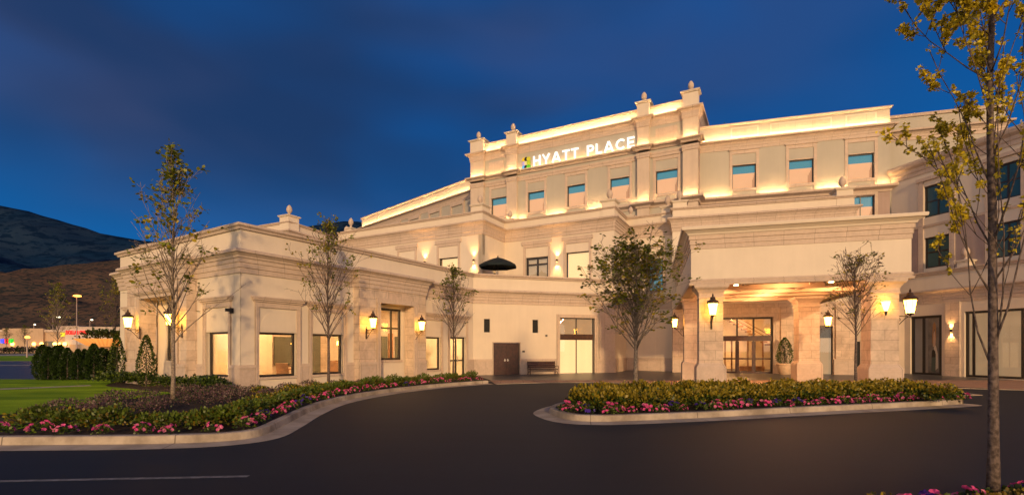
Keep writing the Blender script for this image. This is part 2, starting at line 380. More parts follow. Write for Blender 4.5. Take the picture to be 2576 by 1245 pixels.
def gpt(px, py, z=0.0):
    Y = F * (CAMZ - z) / (py - HY); return ((px - CX) / F * Y, Y)
# ------------------------------------------------------------------ ground, drive, lawn, street
def catmull(pts, n=6, closed=False):
    P = [Vector(p) for p in pts]; out = []; N = len(P); cnt = N if closed else N - 1
    for i in range(cnt):
        p1, p2 = P[i], P[(i + 1) % N]; p0 = P[i - 1] if (closed or i > 0) else p1 * 2 - p2; p3 = P[(i + 2) % N] if (closed or i < N - 2) else p2 * 2 - p1
        for k in range(n):
            t = k / n; q = 0.5 * ((2 * p1) + (p2 - p0) * t + (2 * p0 - 5 * p1 + 4 * p2 - p3) * t * t + (3 * p1 - p0 - 3 * p2 + p3) * t ** 3); out.append((q.x, q.y))
    if not closed: out.append(tuple(P[-1]))
    return out
def gz(y): return 0.0 if y < 27 else min(1.1, 0.015 * (y - 27))
def offset_path(path, d, closed=False):
    m = MB(); m.sweep(path, [(d, 0), (d, 1)], closed, caps=False); return [(v[0], v[1]) for v in m.v[::2]]
def struct(mb, name, mat, uv=True): return tag(mb.build(name, mat, uv=uv), kind='structure')
g = MB(); ys = [-400, -30, 27, 40, 60, 80, 100.3, 130, 200, 400, 900, 9000]
for i in range(len(ys) - 1):
    a, b = ys[i], ys[i + 1]; g.quad((-9000, a, gz(a) - .03), (9000, a, gz(a) - .03), (9000, b, gz(b) - .03), (-9000, b, gz(b) - .03))
M['earth'] = plain('far_earth', (0.05, 0.055, 0.03), 0.95, 0.1, var=0.4, scale=0.1)
struct(g, 'ground', 'earth')
d_ = MB(); d_.quad((-70, -30, 0), (70, -30, 0), (70, 27, 0), (-70, 27, 0)); struct(d_, 'driveway', 'asphalt')
KP = catmull([(-60, 7.6), (-30, 7.9), (-14, 8.2), (-8.59, 8.36), (-6.2, 8.5), (-5.0, 8.85), (-4.5, 9.6), (-4.65, 11.0), (-5.02, 13.2), (-5.2, 15.5), (-4.95, 17.6), (-4.25, 19.9), (-3.15, 22.0), (-1.7, 23.9), (-0.9, 24.7)], 6)
GUT = [(0, 0.004), (-.42, 0.022), (-.46, 0.0)]; KRB = [(-.42, 0.0), (-.44, .15), (-.46, .165), (-.60, .165), (-.61, 0.0)]
a_ = MB(); a_.sweep(KP, GUT); struct(a_, 'gutter', 'gutter'); a_ = MB(); a_.sweep(KP, KRB); struct(a_, 'kerb', 'kerb')
IP = catmull([(.62, 13.7), (.72, 12.4), (1.2, 11.5), (2.0, 11.25), (2.9, 11.38), (5, 11.95), (7.3, 12.75), (11.5, 14.1), (13.9, 14.95), (14.45, 15.3), (14.2, 15.9), (12.6, 16.9), (10, 17.5), (6, 17.5), (3.4, 16.8), (1.5, 15.5)], 5, True)
a_ = MB(); a_.sweep(IP, GUT, True); struct(a_, 'island_gutter', 'gutter'); a_ = MB(); a_.sweep(IP, KRB, True); struct(a_, 'island_kerb', 'kerb')
isl = offset_path(IP, -.605, True); a_ = MB(); a_.prism(isl, 0.01, 0.13); struct(a_, 'island_soil', 'mulch')
inn = offset_path(KP, -.605)
a_ = MB(); a_.add([(x, y, 0.12) for x, y in inn + [(-1.1, 26), (-2.4, 31.4), (-10.4, 19.6), (-19.9, 25.6), (-19.9, 27), (-60, 27)]], [tuple(range(len(inn) + 6))]); struct(a_, 'planting_soil', 'mulch')
lawn = catmull([(-60, 9.3), (-13.2, 9.4), (-12.5, 11.5), (-12.35, 14), (-12.25, 17), (-12.5, 18.2), (-13.6, 18.9), (-15.6, 20.2), (-18.2, 22.2), (-20.2, 26.6)], 4)
a_ = MB(); a_.add([(x, y, 0.135) for x, y in lawn] + [(-60, 26.6, 0.135)], [tuple(range(len(lawn) + 1))]); LAWN = struct(a_, 'lawn', 'lawn')
fp = catmull([(-44, 4 + 10), (-34, 14.6), (-26, 16.6), (-20.9, 19.6), (-18.6, 21.9)], 5)
a_ = MB(); a_.sweep(fp, [(.38, .139), (-.38, .139)], caps=False)
for i, f in enumerate(a_.f): a_.f[i] = tuple(reversed(f))
struct(a_, 'footpath', 'walk')
def strip(y0, y1, x0, x1, dz, name, mat):
    m = MB(); n = max(1, int((y1 - y0) / 6)); 
    for i in range(n):
        a = y0 + (y1 - y0) * i / n; b = y0 + (y1 - y0) * (i + 1) / n; m.quad((x0, a, gz(a) + dz), (x1, a, gz(a) + dz), (x1, b, gz(b) + dz), (x0, b, gz(b) + dz))
    return struct(m, name, mat)
strip(27, 55, -90, 45, 0.0, 'street', 'street'); strip(45, 46.2, -90, -20, .02, 'street_median', 'walk'); strip(55, 56, -90, -20, .02, 'street_kerb', 'walk')
strip(56, 78, -90, -20, 0.03, 'verge', 'lawn'); strip(78, 101, -90, -20, .01, 'shop_pavement', 'walk')
ap = [(-.85, 24.75), (1.5, 25.7), (4.5, 25.9), (6.9, 24.6), (7.9, 20.6), (9, 20.0), (16.6, 18.5), (17.6, 20.0), (18.6, 22.3), (20.3, 22.9), (21.7, 21.0), (45, 12), (45, 45), (-4, 45), (-1.0, 26)]
a_ = MB(); a_.add([(x, y, 0.012) for x, y in ap], [tuple(range(len(ap)))]); struct(a_, 'entrance_apron', 'paver')
a_ = MB(); a_.sweep(catmull(ap[:12], 3), [(.22, 0.004), (.22, .024), (0, .024)], caps=True); struct(a_, 'apron_border', 'gutter')
a_ = MB()
for (x0, y0, x1, y1, wd) in ((-16, 5.65, -3.55, 6.68, .1),):
    n = Vector((-(y1 - y0), x1 - x0)).normalized() * wd / 2
    a_.quad((x0 - n.x, y0 - n.y, .004), (x1 - n.x, y1 - n.y, .004), (x1 + n.x, y1 + n.y, .004), (x0 + n.x, y0 + n.y, .004))
struct(a_, 'road_line', 'paint')

# ------------------------------------------------------------------ hotel
H = thing('hotel_building', 'long cream stucco hotel with lit cornices, stone entrance porch and single storey corner wing', 'hotel', (3, 36, 0), static=True)
pC = (-10.56, 19.3); pS = (-2.5, 32.0); pL = (-19.95, 25.26); pD = (7.2, 34.9); pE = (8.74, 37.9); pG = (12.0, 36.16)
FL = Fr(pL, pC); FS = Fr(pC, pS); FD = Fr(pS, pD); FE = Fr(pD, pE); FG = Fr(pE, pG)
pLb = (pL[0] + FS.U.x * 8, pL[1] + FS.U.y * 8)
FRZ = [(-.6, 4.71), (.05, 4.71), (.05, 4.9), (.085, 4.92), (.085, 5.1), (.12, 5.12), (.12, 5.28), (-.6, 5.28)]
COR = [(-.6, 5.28), (.17, 5.28), (.19, 5.36), (.29, 5.45), (.35, 5.47), (.35, 5.55), (.30, 5.60), (-.6, 5.62)]
def frieze(path, mat='trim'): m = MB(); m.sweep(path, FRZ); return m.build('frieze', mat, H)
def moulding(name, path, prof, mat='trim', closed=False, parent=None): m = MB(); m.sweep(path, prof, closed); return m.build(name, mat, parent or H)
PROJ = .42
pa, pb = FL.u(346), FL.u(496); qa, qb = FS.u(889.5), FS.u(1057.5)
path1 = [pLb, pL, FL.p2(pa), FL.p2(pa, PROJ), FL.p2(pb, PROJ), FL.p2(pb), pC, FS.p2(qa), FS.p2(qa, PROJ), FS.p2(qb, PROJ), FS.p2(qb), pS, pD, pE, pG]
moulding('frieze', path1, FRZ); moulding('cornice', path1, COR)
path2 = [pLb, pL, pC, pS, pD]
moulding('parapet', path2, [(0, 5.60), (0, 6.40), (-.3, 6.40), (-.3, 5.60)], 'stucco')
moulding('coping', path2, [(-.35, 6.40), (.08, 6.40), (.11, 6.48), (.19, 6.53), (.19, 6.62), (-.35, 6.65), (-.35, 6.40)])
m = MB(); m.add([(x, y, 5.58) for x, y in [pLb, pL, pC, pS, pD, pE, (4, 42), (-16, 46)]], [tuple(range(8))]); m.build('terrace_deck', 'walk', H)

def plinth(fr, segs, d=0.0, mat='base', h=.98, t=.07):
    for a, b in segs:
        m = MB(); fr.box(m, a, b, d - .05, d + t, 0, h); o = m.build('plinth', mat, H)
        m = MB(); fr.box(m, a - .02, b + .02, d - .05, d + t + .035, h, h + .06); fr.box(m, a - .01, b + .01, d - .05, d + t + .01, h + .06, h + .13); m.build('plinth_cap', 'trim', o)
def window(fr, u0, u1, z0, z1, d=-.14, vs=(), hs=(), fw=.075, pane='glass', blind=None, parent=None, name='window', teal=0.3, bt=None):
    m = MB(); dp = .09
    fr.box(m, u0, u0 + fw, d - dp, d, z0, z1); fr.box(m, u1 - fw, u1, d - dp, d, z0, z1)
    fr.box(m, u0 + fw, u1 - fw, d - dp, d, z0, z0 + fw); fr.box(m, u0 + fw, u1 - fw, d - dp, d, z1 - fw, z1)
    for v in vs: fr.box(m, v - fw * .45, v + fw * .45, d - dp + .01, d - .01, z0 + fw, z1 - fw)
    for h in hs: fr.box(m, u0 + fw, u1 - fw, d - dp + .015, d - .015, h - fw * .45, h + fw * .45)
    o = m.build(name, 'bronze', parent or H)
    if blind:
        zs = z1 - (z1 - z0) * teal
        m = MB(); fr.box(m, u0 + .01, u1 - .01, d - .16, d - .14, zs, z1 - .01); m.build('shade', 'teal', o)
        m = MB(); fr.box(m, u0 + .01, u1 - .01, d - .165, d - .135, z0 + .01, zs - .003); m.build('blind', blind, o)
        wc = (u1 - u0) * (.12 + .09 * ((u0 * 7.3) % 1)); m = MB()  # shadow bar at the blind's right edge, built as darker curtain folds
        for q in range(4): fr.box(m, u1 - .01 - wc * (q + 1) / 4, u1 - .01 - wc * q / 4, d - .132, d - .12 + .012 * (q % 2), z0 + .01, zs - .06 - .16 * q); 
        m.build('curtain', 'curtainshadow', o)
        m = MB(); fr.box(m, u0 + .03, u1 - .03, d - .06, d - .05, z0 + .03, z1 - .03); m.build('pane', 'glass', o)
    else:
        m = MB(); fr.box(m, u0 + .03, u1 - .03, d - .06, d - .045, z0 + .03, z1 - .03); m.build('pane', pane, o)
    return o
def surround(fr, u0, u1, z0, z1, wd=.16, pr=.06, header=None, d=0.0, bottom=None, mat='trim', sill=True):
    """jambs, header cornice and sill round an opening"""
    m = MB(); zb = z0 if bottom is None else bottom
    fr.box(m, u0 - wd, u0, d - .05, d + pr, zb, z1); fr.box(m, u1, u1 + wd, d - .05, d + pr, zb, z1)
    fr.box(m, u0 - wd, u0 - wd * .55, d, d + pr + .03, zb, z1 - .002); fr.box(m, u1 + wd * .55, u1 + wd, d, d + pr + .03, zb, z1 - .002)
    if header:
        h = header; fr.box(m, u0 - wd - .01, u1 + wd + .01, d - .05, d + pr + .012, z1, z1 + h * .5)
        fr.box(m, u0 - wd - .06, u1 + wd + .06, d - .05, d + pr + .07, z1 + h * .5, z1 + h * .66)
        fr.box(m, u0 - wd - .12, u1 + wd + .12, d - .05, d + pr + .13, z1 + h * .66, z1 + h * .84)
        fr.box(m, u0 - wd - .16, u1 + wd + .16, d - .05, d + pr + .17, z1 + h * .84, z1 + h)
    else: fr.box(m, u0 - wd - .01, u1 + wd + .01, d - .05, d + pr + .01, z1, z1 + wd)
    o = m.build('window_surround', mat, H)
    if sill:
        m = MB(); fr.box(m, u0 - .0, u1 + .0, d - .12, d + pr + .02, z0 - .09, z0); m.build('sill', mat, H)
    return o
def arch(fr, u0, u1, z0, z1, d=0.0, mat='stucco'):
    """raised half-round blind arch above a window"""
    c = (u0 + u1) / 2; r = (u1 - u0) / 2 * .92; m = MB(); n = 18; hz = z1 - z0 - .05; pts = [(c + r * math.cos(math.pi * k / n), z0 + hz * math.sin(math.pi * k / n)) for k in range(n + 1)]
    vs = [fr.P(u, d + .015, z) for u, z in pts] + [fr.P(u, d - .03, z) for u, z in pts]; k = n + 1
    m.add(vs, [tuple(reversed(range(k)))] + [(i, i + 1, k + i + 1, k + i) for i in range(n)]); return m.build('arch_panel', mat, H)
def wallpart(fr, u0, u1, z0, z1, holes=(), d=0.0, t=.35, mat='stucco'):
    m = MB(); fr.wall(m, u0, u1, z0, z1, holes, d, t); return m.build('wall', mat, H)

# --- left end face of the low wing
def win_rect(fr, xa, xb, ya, yb): a, b = fr.u(xa), fr.u(xb); c = fr.z(xa, yb); e = fr.z(xa, ya); return a, b, c, e
w1 = win_rect(FL, 519, 577, 841, 955); w1 = (w1[0], w1[1], .62, 2.43)
w0 = (FL.u(321.5), FL.u(350), .45, 2.55)
wp = (FL.u(397), FL.u(424), 1.2, 3.95)
po = (FL.u(378), FL.u(470), 0.0, 4.05)
wallpart(FL, 0, FL.len, 0, 4.72, [w1, w0, (pa + .1, pb - .1, 0, 4.6)])
m = MB(); FL.wall(m, pa, pb, 0, 4.72, [(po[0], po[1], 0, po[3])], PROJ, PROJ + .25); m.build('portal', 'clad', H)
wallpart(FL, po[0] - .2, po[1] + .2, 0, 4.4, [(wp[0], wp[1], wp[2], wp[3])], -.35, .2)
plinth(FL, [(pa - .0, po[0]), (po[1], pb)], PROJ); plinth(FL, [(0, w0[0] - .2), (pb, w1[0] - .2), (w1[1] + .2, FL.len + .072)])
window(FL, *wp, d=-.42, hs=(2.9,)); window(FL, *w0, d=-.14); window(FL, *w1, d=-.14)
surround(FL, w1[0], w1[1], w1[2], 3.42, header=.42, bottom=0); surround(FL, w0[0], w0[1], w0[2], 3.42, header=.42, bottom=0)
arch(FL, w1[0], w1[1], w1[3] + .05, 3.4); surround(FL, po[0] + .001, po[1] - .001, 0, po[3], wd=.24, pr=.05, d=PROJ, sill=False, header=.3)
# --- street face of the low wing
v1 = (FS.u(650.4), FS.u(745.5), .60, 2.42); v2 = (FS.u(784), FS.u(862.8), .60, 2.42)
v4 = (FS.u(1060.6 + 1.5), FS.u(1109), .55, 2.45); v5 = (FS.u(1131), FS.u(1172), .03, 2.5)
vp = (FS.u(942), FS.u(1027), 0, 4.05)
wallpart(FS, 0, FS.len, 0, 4.72, [v1, v2, v4, v5, (qa + .1, qb - .1, 0, 4.6)])
m = MB(); FS.wall(m, qa, qb, 0, 4.72, [(vp[0], vp[1], 0, vp[3])], PROJ, PROJ + .25); m.build('portal', 'clad', H)
wz = (FS.off(-.35).u(942), FS.off(-.35).u(1010), 1.17, 3.9)
wallpart(FS, vp[0] - .25, vp[1] + .25, 0, 4.4, [wz], -.35, .2)
plinth(FS, [(qa, vp[0] - .24), (vp[1] + .24, qb)], PROJ); plinth(FS, [(-.074, v1[0] - .17), (v1[1] + .17, v2[0] - .17), (v2[1] + .17, qa), (v5[1] + .14, FS.len)])
window(FS, *wz, d=-.44, vs=(wz[0] + (wz[1] - wz[0]) * .66,), hs=(2.86,), fw=.11)
m = MB(); FS.box(m, wz[0], wz[1], -.36, -.27, 1.05, 1.17); m.build('sill', 'trim', H)
window(FS, *v1, fw=.09); window(FS, *v2, fw=.09); window(FS, *v4, fw=.09)
for v in (v1, v2): surround(FS, v[0], v[1], v[2], 3.42, header=.42, bottom=0); arch(FS, v[0], v[1], v[3] + .05, 3.4)
surround(FS, v4[0] + .05, v4[1], v4[2], 3.42, header=.40, bottom=0, wd=.12); surround(FS, v5[0], v5[1], 0, 3.42, header=.40, bottom=0, wd=.14, sill=False)
surround(FS, vp[0] + .001, vp[1] - .001, 0, vp[3], wd=.24, pr=.05, d=PROJ, sill=False)
gd = window(FS, v5[0], v5[1], v5[2], v5[3], vs=((v5[0] + v5[1]) / 2,), hs=(1.05,), fw=.1, name='glazed_door')
m = MB(); FS.box(m, (v5[0] + v5[1]) / 2 + .1, (v5[0] + v5[1]) / 2 + .13, -.14, -.08, .95, 1.35); m.build('handle', 'steel', gd)
# interior of the low wing seen through its windows
def inner(name, mat, mbf):
    m = MB(); mbf(m); return m.build(name, mat, H)
ci = Vector(pC) + Vector((FS.U.x * .0, FS.U.y * .0))
inner('interior_floor', 'infloor', lambda m: m.add([(*FS.p2(.2, -.3), .06), (*FS.p2(15.0, -.3), .06), (*FS.p2(15, -7), .06), (*FS.p2(.2, -10.4), .06)], [(0, 1, 2, 3)]))
inner('interior_ceiling', 'inwall', lambda m: m.add([(*FS.p2(.2, -.38), 4.15), (*FS.p2(15.0, -.38), 4.15), (*FS.p2(15, -7), 4.15), (*FS.p2(.2, -10.4), 4.15)], [(3, 2, 1, 0)]))
FI = FS.off(-5.2); FI2 = FL.off(-3.6)
inner('interior_wall', 'clad', lambda m: FI.box(m, 3.6, 15.2, -.15, 0, .06, 4.14))
inner('interior_wall', 'inwall', lambda m: FI2.box(m, 0.6, 6.0, -.15, 0, .06, 4.14))
inner('interior_wall', 'inwall', lambda m: FS.box(m, 14.6, 14.8, -5.1, -.4, .06, 4.14))
inner('interior_wall', 'inwall', lambda m: FS.box(m, 8.0, 8.15, -5.1, -2.2, .06, 4.14))
for a, b, c, e in ((4.6, 6.0, .9, 2.4), (6.6, 7.4, .2, 2.5), (9.2, 10.2, .2, 2.7), (12.0, 12.5, .1, 2.6), (13.2, 14.2, .1, 2.6)):
    inner('interior_screen', 'inglass', lambda m: FI.box(m, a, b, .02, .08, c, e))
for a, b in ((3.9, 4.4), (8.3, 8.9), (12.6, 13.0)): inner('interior_panel', 'inwood', lambda m: FI.box(m, a, b, .02, .1, .1, 2.8))
inner('interior_screen', 'inglass', lambda m: FI2.box(m, 2.6, 3.3, .02, .08, .7, 2.35)); inner('interior_panel', 'inwood', lambda m: FI2.box(m, 4.3, 5.0, .02, .08, .2, 2.2))
for u, dd, s in ((2.0, -2.2, 1.0), (4.6, -3.3, .8), (7.2, -2.8, .8), (9.6, -3.2, .8), (12.4, -2.6, 1.0)):
    inner('ceiling_lamp', 'ceilamp', lambda m: FS.box(m, u - .5 * s, u + .5 * s, dd - .5 * s, dd + .5 * s, 4.06, 4.12))
for u, dd, s in ((9.5, -1.5, .9), (9.9, -1.7, .8), (13.4, -1.5, .7)):
    inner('ceiling_lamp', 'ceilamp', lambda m: FS.box(m, u - .5 * s, u + .5 * s, dd - .5 * s, dd + .5 * s, 4.05, 4.11)) if u != 9.5 else inner('ceiling_lamp', 'ceilamp', lambda m: FL.box(m, 8.6, 9.5, -2.0, -1.1, 4.05, 4.11))
for u, dd in ((3.5, -.0), (6.8, -.0)):
    inner('ceiling_lamp', 'ceilamp', lambda m: FL.box(m, u - .4, u + .4, -2.2, -1.4, 4.06, 4.12))
inner('reception_counter', 'inwood', lambda m: FS.box(m, 6.05, 6.75, -2.6, -2.2, .06, 1.15))
inner('interior_wall', 'inwall', lambda m: FL.box(m, 7.6, 7.75, -3.4, -.4, .06, 4.14))

def table(m):
    FS.box(m, 3.1, 4.3, -2.5, -1.7, .78, .83)
    for a, b in ((3.15, -1.75), (4.2, -1.75), (3.15, -2.45), (4.2, -2.45)): FS.box(m, a, a + .06, b - .06, b, .06, .78)
inner('interior_table', 'inwood', table)
for u, dd in ((3.7, -2.1), (6.2, -2.0)): inner('pendant_lamp', 'lampglass', lambda m: m.lathe(FS.P(u, dd, 1.95), [(.05, 0), (.13, .03), (.11, .18), (.02, .24)], 10))
for a, b, c, e in ((4.0, 4.5, 1.3, 2.1), (8.4, 8.9, 1.2, 2.0), (10.6, 11.4, 1.2, 2.3)): inner('picture_frame', 'bronze', lambda m: FI.box(m, a, b, .03, .09, c, e))
inner('shelf_unit', 'inwood', lambda m: [FS.box(m, 12.9, 13.9, -3.4, -3.05, z, z + .05) for z in (.3, .8, 1.3, 1.8, 2.3)] + [FS.box(m, 12.85, 12.9, -3.4, -3.05, .06, 2.4)])
inner('side_table', 'whitepanel', lambda m: FL.box(m, 8.7, 9.6, -1.6, -1.0, .06, .85)); inner('desk_lamp', 'lampglass', lambda m: m.lathe(FL.P(8.95, -1.2, .86), [(.07, 0), (.07, .3)], 8))

# --- wall with the double door and the store front
f1 = (FD.u(1408), FD.u(1495.5), .03, 3.9); dd = (FD.u(1241), FD.u(1307.5), .02, 2.17)
l1 = (FD.u(1217.5), FD.u(1232.5), 2.85, 3.72); l2 = (FD.u(1339.6), FD.u(1353.7), 2.85, 3.72)
wallpart(FD, 0, FD.len, 0, 4.72, [f1, dd, l1, l2])
plinth(FD, [(0, dd[0] - .08), (dd[1] + .08, f1[0] - .24), (f1[1] + .24, FD.len + .07)], t=.04)
m = MB(); FD.box(m, FD.u(1506), FD.len, -.05, .10, 1.1, 4.71); m.build('pilaster', 'trim', H)
for l in (l1, l2):
    m = MB(); FD.box(m, *l[:2], -.2, -.12, *l[2:])
    for k in range(9): FD.box(m, l[0] + .02, l[1] - .02, -.12, -.06, l[2] + .05 + k * .09, l[2] + .08 + k * .09)
    o = m.build('louvre_vent', 'black', H)
def leaf_door(fr, a, b, z0, z1, d, parent, hs):
    m = MB(); fr.box(m, a, b, d - .06, d, z0, z1); w = b - a
    for c, e in ((z0 + .18, z0 + .85), (z0 + 1.0, z1 - .18)):
        fr.box(m, a + .14 * w, b - .14 * w, d, d + .018, c, e); fr.box(m, a + .22 * w, b - .22 * w, d + .018, d + .03, c + .07, e - .07)
    o = m.build('door', 'wood', parent); m = MB(); fr.box(m, hs - .02, hs + .02, d + .002, d + .05, .95, 1.12); fr.box(m, hs - .07, hs + .07, d + .05, d + .065, 1.0, 1.03); m.build('handle', 'steel', o); return o
mid = (dd[0] + dd[1]) / 2
leaf_door(FD, dd[0] + .04, mid - .006, .03, 2.13, -.1, H, mid - .1); leaf_door(FD, mid + .006, dd[1] - .04, .03, 2.13, -.1, H, mid + .1)
m = MB(); FD.box(m, dd[0] - .07, dd[0], -.05, .03, 0, 2.24); FD.box(m, dd[1], dd[1] + .07, -.05, .03, 0, 2.24); FD.box(m, dd[0], dd[1], -.05, .03, 2.17, 2.24); m.build('door_frame', 'trim', H)
surround(FD, f1[0], f1[1], 0, f1[3], wd=.22, pr=.07, sill=False)
so = window(FD, *f1, vs=((f1[0] + f1[1]) / 2,), hs=(2.42,), fw=.06, pane='glass', name='shop_front')
m = MB(); FD.box(m, f1[0] + .06, f1[1] - .06, -.14, -.06, 2.42, 2.78); m.build('transom_bar', 'wood', so)
m = MB(); FD.box(m, f1[0], f1[1], -.34, -.30, .05, 2.45); m.build('roller_shade', 'shadepanel', so)
m = MB(); FD.box(m, f1[0], f1[1], -.34, -.30, 2.5, 3.9); m.build('transom_panel', 'warmpanel', so)
for a, b, c, e, f in ((1372, 1376, .1, 2.62, 2.72), (1314, 1320, .03, 1.55, 1.66)): m = MB(); FD.box(m, FD.u(a), FD.u(b), 0, c, e, f); m.build('wall_fitting', 'bronze', H)
# recess to the right of it
wallpart(FE, 0, FE.len, 0, 4.72); wallpart(FG, 0, FG.len, 0, 4.72); plinth(FE, [(0.1, FE.len)], t=.04); plinth(FG, [(0.1, FG.len)], t=.04)
m = MB(); FG.box(m, .3, 2.2, -.02, .02, .12, 3.6); m.build('recessed_panel', 'stucco', H)

# --- second storey behind the terrace
TU = Vector((.8854, -.4648)); TN = Vector((-.4648, -.8854))
def padd(p, a, b=0): return (p[0] + TU.x * a + TN.x * b, p[1] + TU.y * a + TN.y * b)
s1 = (-2.14, 36.0); s0 = padd(s1, -14.5); s3 = pD; 
t3 = (Vector(s3) - Vector(s1)).dot(TU); n3 = (Vector(s3) - Vector(s1)).dot(TN)
s2 = padd(s1, 0.0, n3)     # inner corner
F2a = Fr(s0, s1); F2b = Fr(s1, s2); F2c = Fr(s2, s3); F2d = FE; F2e = Fr(pE, padd(pE, 3.5)); s5 = padd(pE, 3.5)
# entrance block in front of the porch
BU = Vector((.9627, -.2705)); BN = Vector((-.2705, -.9627)); b0 = (11.45, 35.4)
def badd(p, a, b=0): return (p[0] + BU.x * a + BN.x * b, p[1] + BU.y * a + BN.y * b)
b1 = badd(b0, 11.3); FB = Fr(b0, b1); FBr = Fr(b1, badd(b1, 0, -4.2)); bl = badd(b0, 0, -2.6)
FRZ2 = [(-.4, 10.12), (.05, 10.12), (.05, 10.36), (.09, 10.38), (.09, 10.58), (.12, 10.6), (.12, 10.76), (-.4, 10.76)]
COR2 = [(-.4, 10.76), (.16, 10.76), (.19, 10.84), (.30, 10.95), (.36, 10.97), (.36, 11.05), (.3, 11.10), (-.4, 11.12)]
PAR2 = [(0, 11.10), (0, 11.62), (-.3, 11.62), (-.3, 11.10)]; CAP2 = [(-.34, 11.62), (.06, 11.62), (.09, 11.68), (.15, 11.72), (.15, 11.79), (-.34, 11.82), (-.34, 11.62)]
p2p = [s0, s1, s2, s3, pE, s5]; b2p = [bl, b0, b1, badd(b1, 0, -4.2)]
for pp in (p2p, b2p):
    moulding('frieze', pp, FRZ2); moulding('cornice', pp, COR2); moulding('parapet', pp, PAR2, 'stucco'); moulding('coping', pp, CAP2)
def pedestal(p, rz, w=.95, z0=11.12, z1=12.3, mat='stucco', fin=True, fs=1.0):
    m = MB(); m.box((p[0], p[1], (z0 + z1 - .12) / 2), (w, w, z1 - .12 - z0), rz); m.box((p[0], p[1], z1 - .09), (w + .14, w + .14, .06), rz); m.box((p[0], p[1], z1 - .03), (w + .24, w + .24, .06), rz)
    o = m.build('pedestal', mat, H)
    if fin: finial(p, z1, o, fs)
    return o
def finial(p, z, parent, s=1.0):
    m = MB(); m.lathe((p[0], p[1], z), [(.17 * s, 0), (.17 * s, .06 * s), (.09 * s, .1 * s), (.075 * s, .22 * s), (.12 * s, .27 * s), (.13 * s, .30 * s), (.2 * s, .38 * s), (.225 * s, .52 * s), (.20 * s, .68 * s), (.13 * s, .82 * s), (.05 * s, .9 * s), (.01 * s, .93 * s)], 14)
    return m.build('finial', 'trim', parent, smooth=True)
rzT = math.atan2(TU.y, TU.x); rzB = math.atan2(BU.y, BU.x)
pedestal(padd(s1, -.45, -.42), rzT, fs=.9); pedestal(padd(s2, .3, -.35), rzT, .6, z1=11.95, fs=.8); pedestal(padd(s3, -.45, -.42), rzT, fs=.95)
pedestal(padd(pE, .25, -.3), rzT, .55, z1=11.95, fs=.8); pedestal(padd(s5, -.5, -.3), rzT, .75, z1=12.25, fs=.95); pedestal(padd(s0, 1.2, -.3), rzT, .5, z1=12.1, fs=.95)
pedestal(badd(b0, .5, -.45), rzB, fs=.95); pedestal(badd(b1, -.55, -.45), rzB, fs=1.0)
# openings
def opening2(fr, x0, x1, zt, pane, zb=5.6, ztop=9.55, vs=(), hs=(), door=False):
    a, b = fr.u(x0), fr.u(x1); return (a, b, zb, zt)
o1 = opening2(F2a, 1104, 1152.5, 8.65, None); o1b = opening2(F2a, 1004, 1044, 8.65, None)
o2 = opening2(F2c, 1322.5, 1379.5, 8.75, None); o3 = opening2(F2c, 1424, 1482, 8.85, None)
wallpart(F2a, 0, F2a.len, 5.5, 10.14, [o1, o1b]); wallpart(F2b, 0, F2b.len, 5.5, 10.14); wallpart(F2c, 0, F2c.len, 5.5, 10.14, [o2, o3])
for fr, o, nm in ((F2a, o1, 0), (F2a, o1b, 0), (F2c, o2, 1), (F2c, o3, 0)):
    if nm:
        x = window(fr, *o, vs=((o[0] + o[1]) / 2,), hs=(8.2,), fw=.16, name='terrace_door')
    else: x = window(fr, *o, fw=.07)
    m = MB(); fr.box(m, o[0], o[1], -.5, -.46, 5.5, o[3]); m.build('curtain', 'drape' if not nm else 'greydrape', x)
    m = MB(); fr.box(m, o[0] - .17, o[0], -.02, .06, 5.5, 10.0); fr.box(m, o[1], o[1] + .17, -.02, .06, 5.5, 10.0); fr.box(m, o[0] - .3, o[1] + .3, -.02, .1, 9.72, 10.0); fr.box(m, o[0] - .17, o[1] + .17, -.02, .065, 9.5, 9.715)
    m.build('window_surround', 'trim', H)
g1 = (FE.u(1556), FE.u(1568), 6.6, 8.7); wallpart(FE, 0, FE.len, 5.6, 10.14, [g1]); x = window(FE, *g1); m = MB(); FE.box(m, g1[0], g1[1], -.4, -.36, 6.5, 8.8); m.build('curtain', 'drape', x)
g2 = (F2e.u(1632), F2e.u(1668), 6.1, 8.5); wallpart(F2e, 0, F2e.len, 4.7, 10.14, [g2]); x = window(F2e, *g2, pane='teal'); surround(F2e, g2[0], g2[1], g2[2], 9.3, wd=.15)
arch(F2e, g2[0], g2[1], 8.55, 9.3)
# entrance block walls
ed = (FB.u(1806), FB.u(1945), .02, 3.95); sf = (FB.u(2058), FB.u(2096), .05, 3.3)
wallpart(FB, 0, FB.len, 0, 4.9, [ed, sf], mat='clad'); wallpart(FB, 0, FB.len, 4.9, 10.14, t=.34, mat='stucco')
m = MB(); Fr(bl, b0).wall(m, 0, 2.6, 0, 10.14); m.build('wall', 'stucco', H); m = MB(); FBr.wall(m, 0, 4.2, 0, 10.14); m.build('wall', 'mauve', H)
plinth(FB, [(0, 1.1), (1.15, ed[0] - .2), (ed[1] + .2, sf[0] - .05), (sf[1] + .03, FB.len)], t=.1)
for a, b in ((ed[1] + .45, ed[1] + 1.1), (0.0, 1.0), (10.2, 11.3)): m = MB(); FB.box(m, a, b, -.02, .13, 1.13, 4.6); m.build('pilaster', 'clad', H)
ew = ed[1] - ed[0]
x = window(FB, *ed, vs=(ed[0] + ew * .36, ed[0] + ew * .66), hs=(2.55,), fw=.13, name='entrance_door')
m = MB(); FB.box(m, ed[0], ed[1], -.16, -.1, 2.32, 2.68); m.build('door_header', 'wood', x)
m = MB()
for k in (.36, .66): FB.box(m, ed[0] + ew * k - .12, ed[0] + ew * k + .12, -.15, -.11, .05, 2.3)
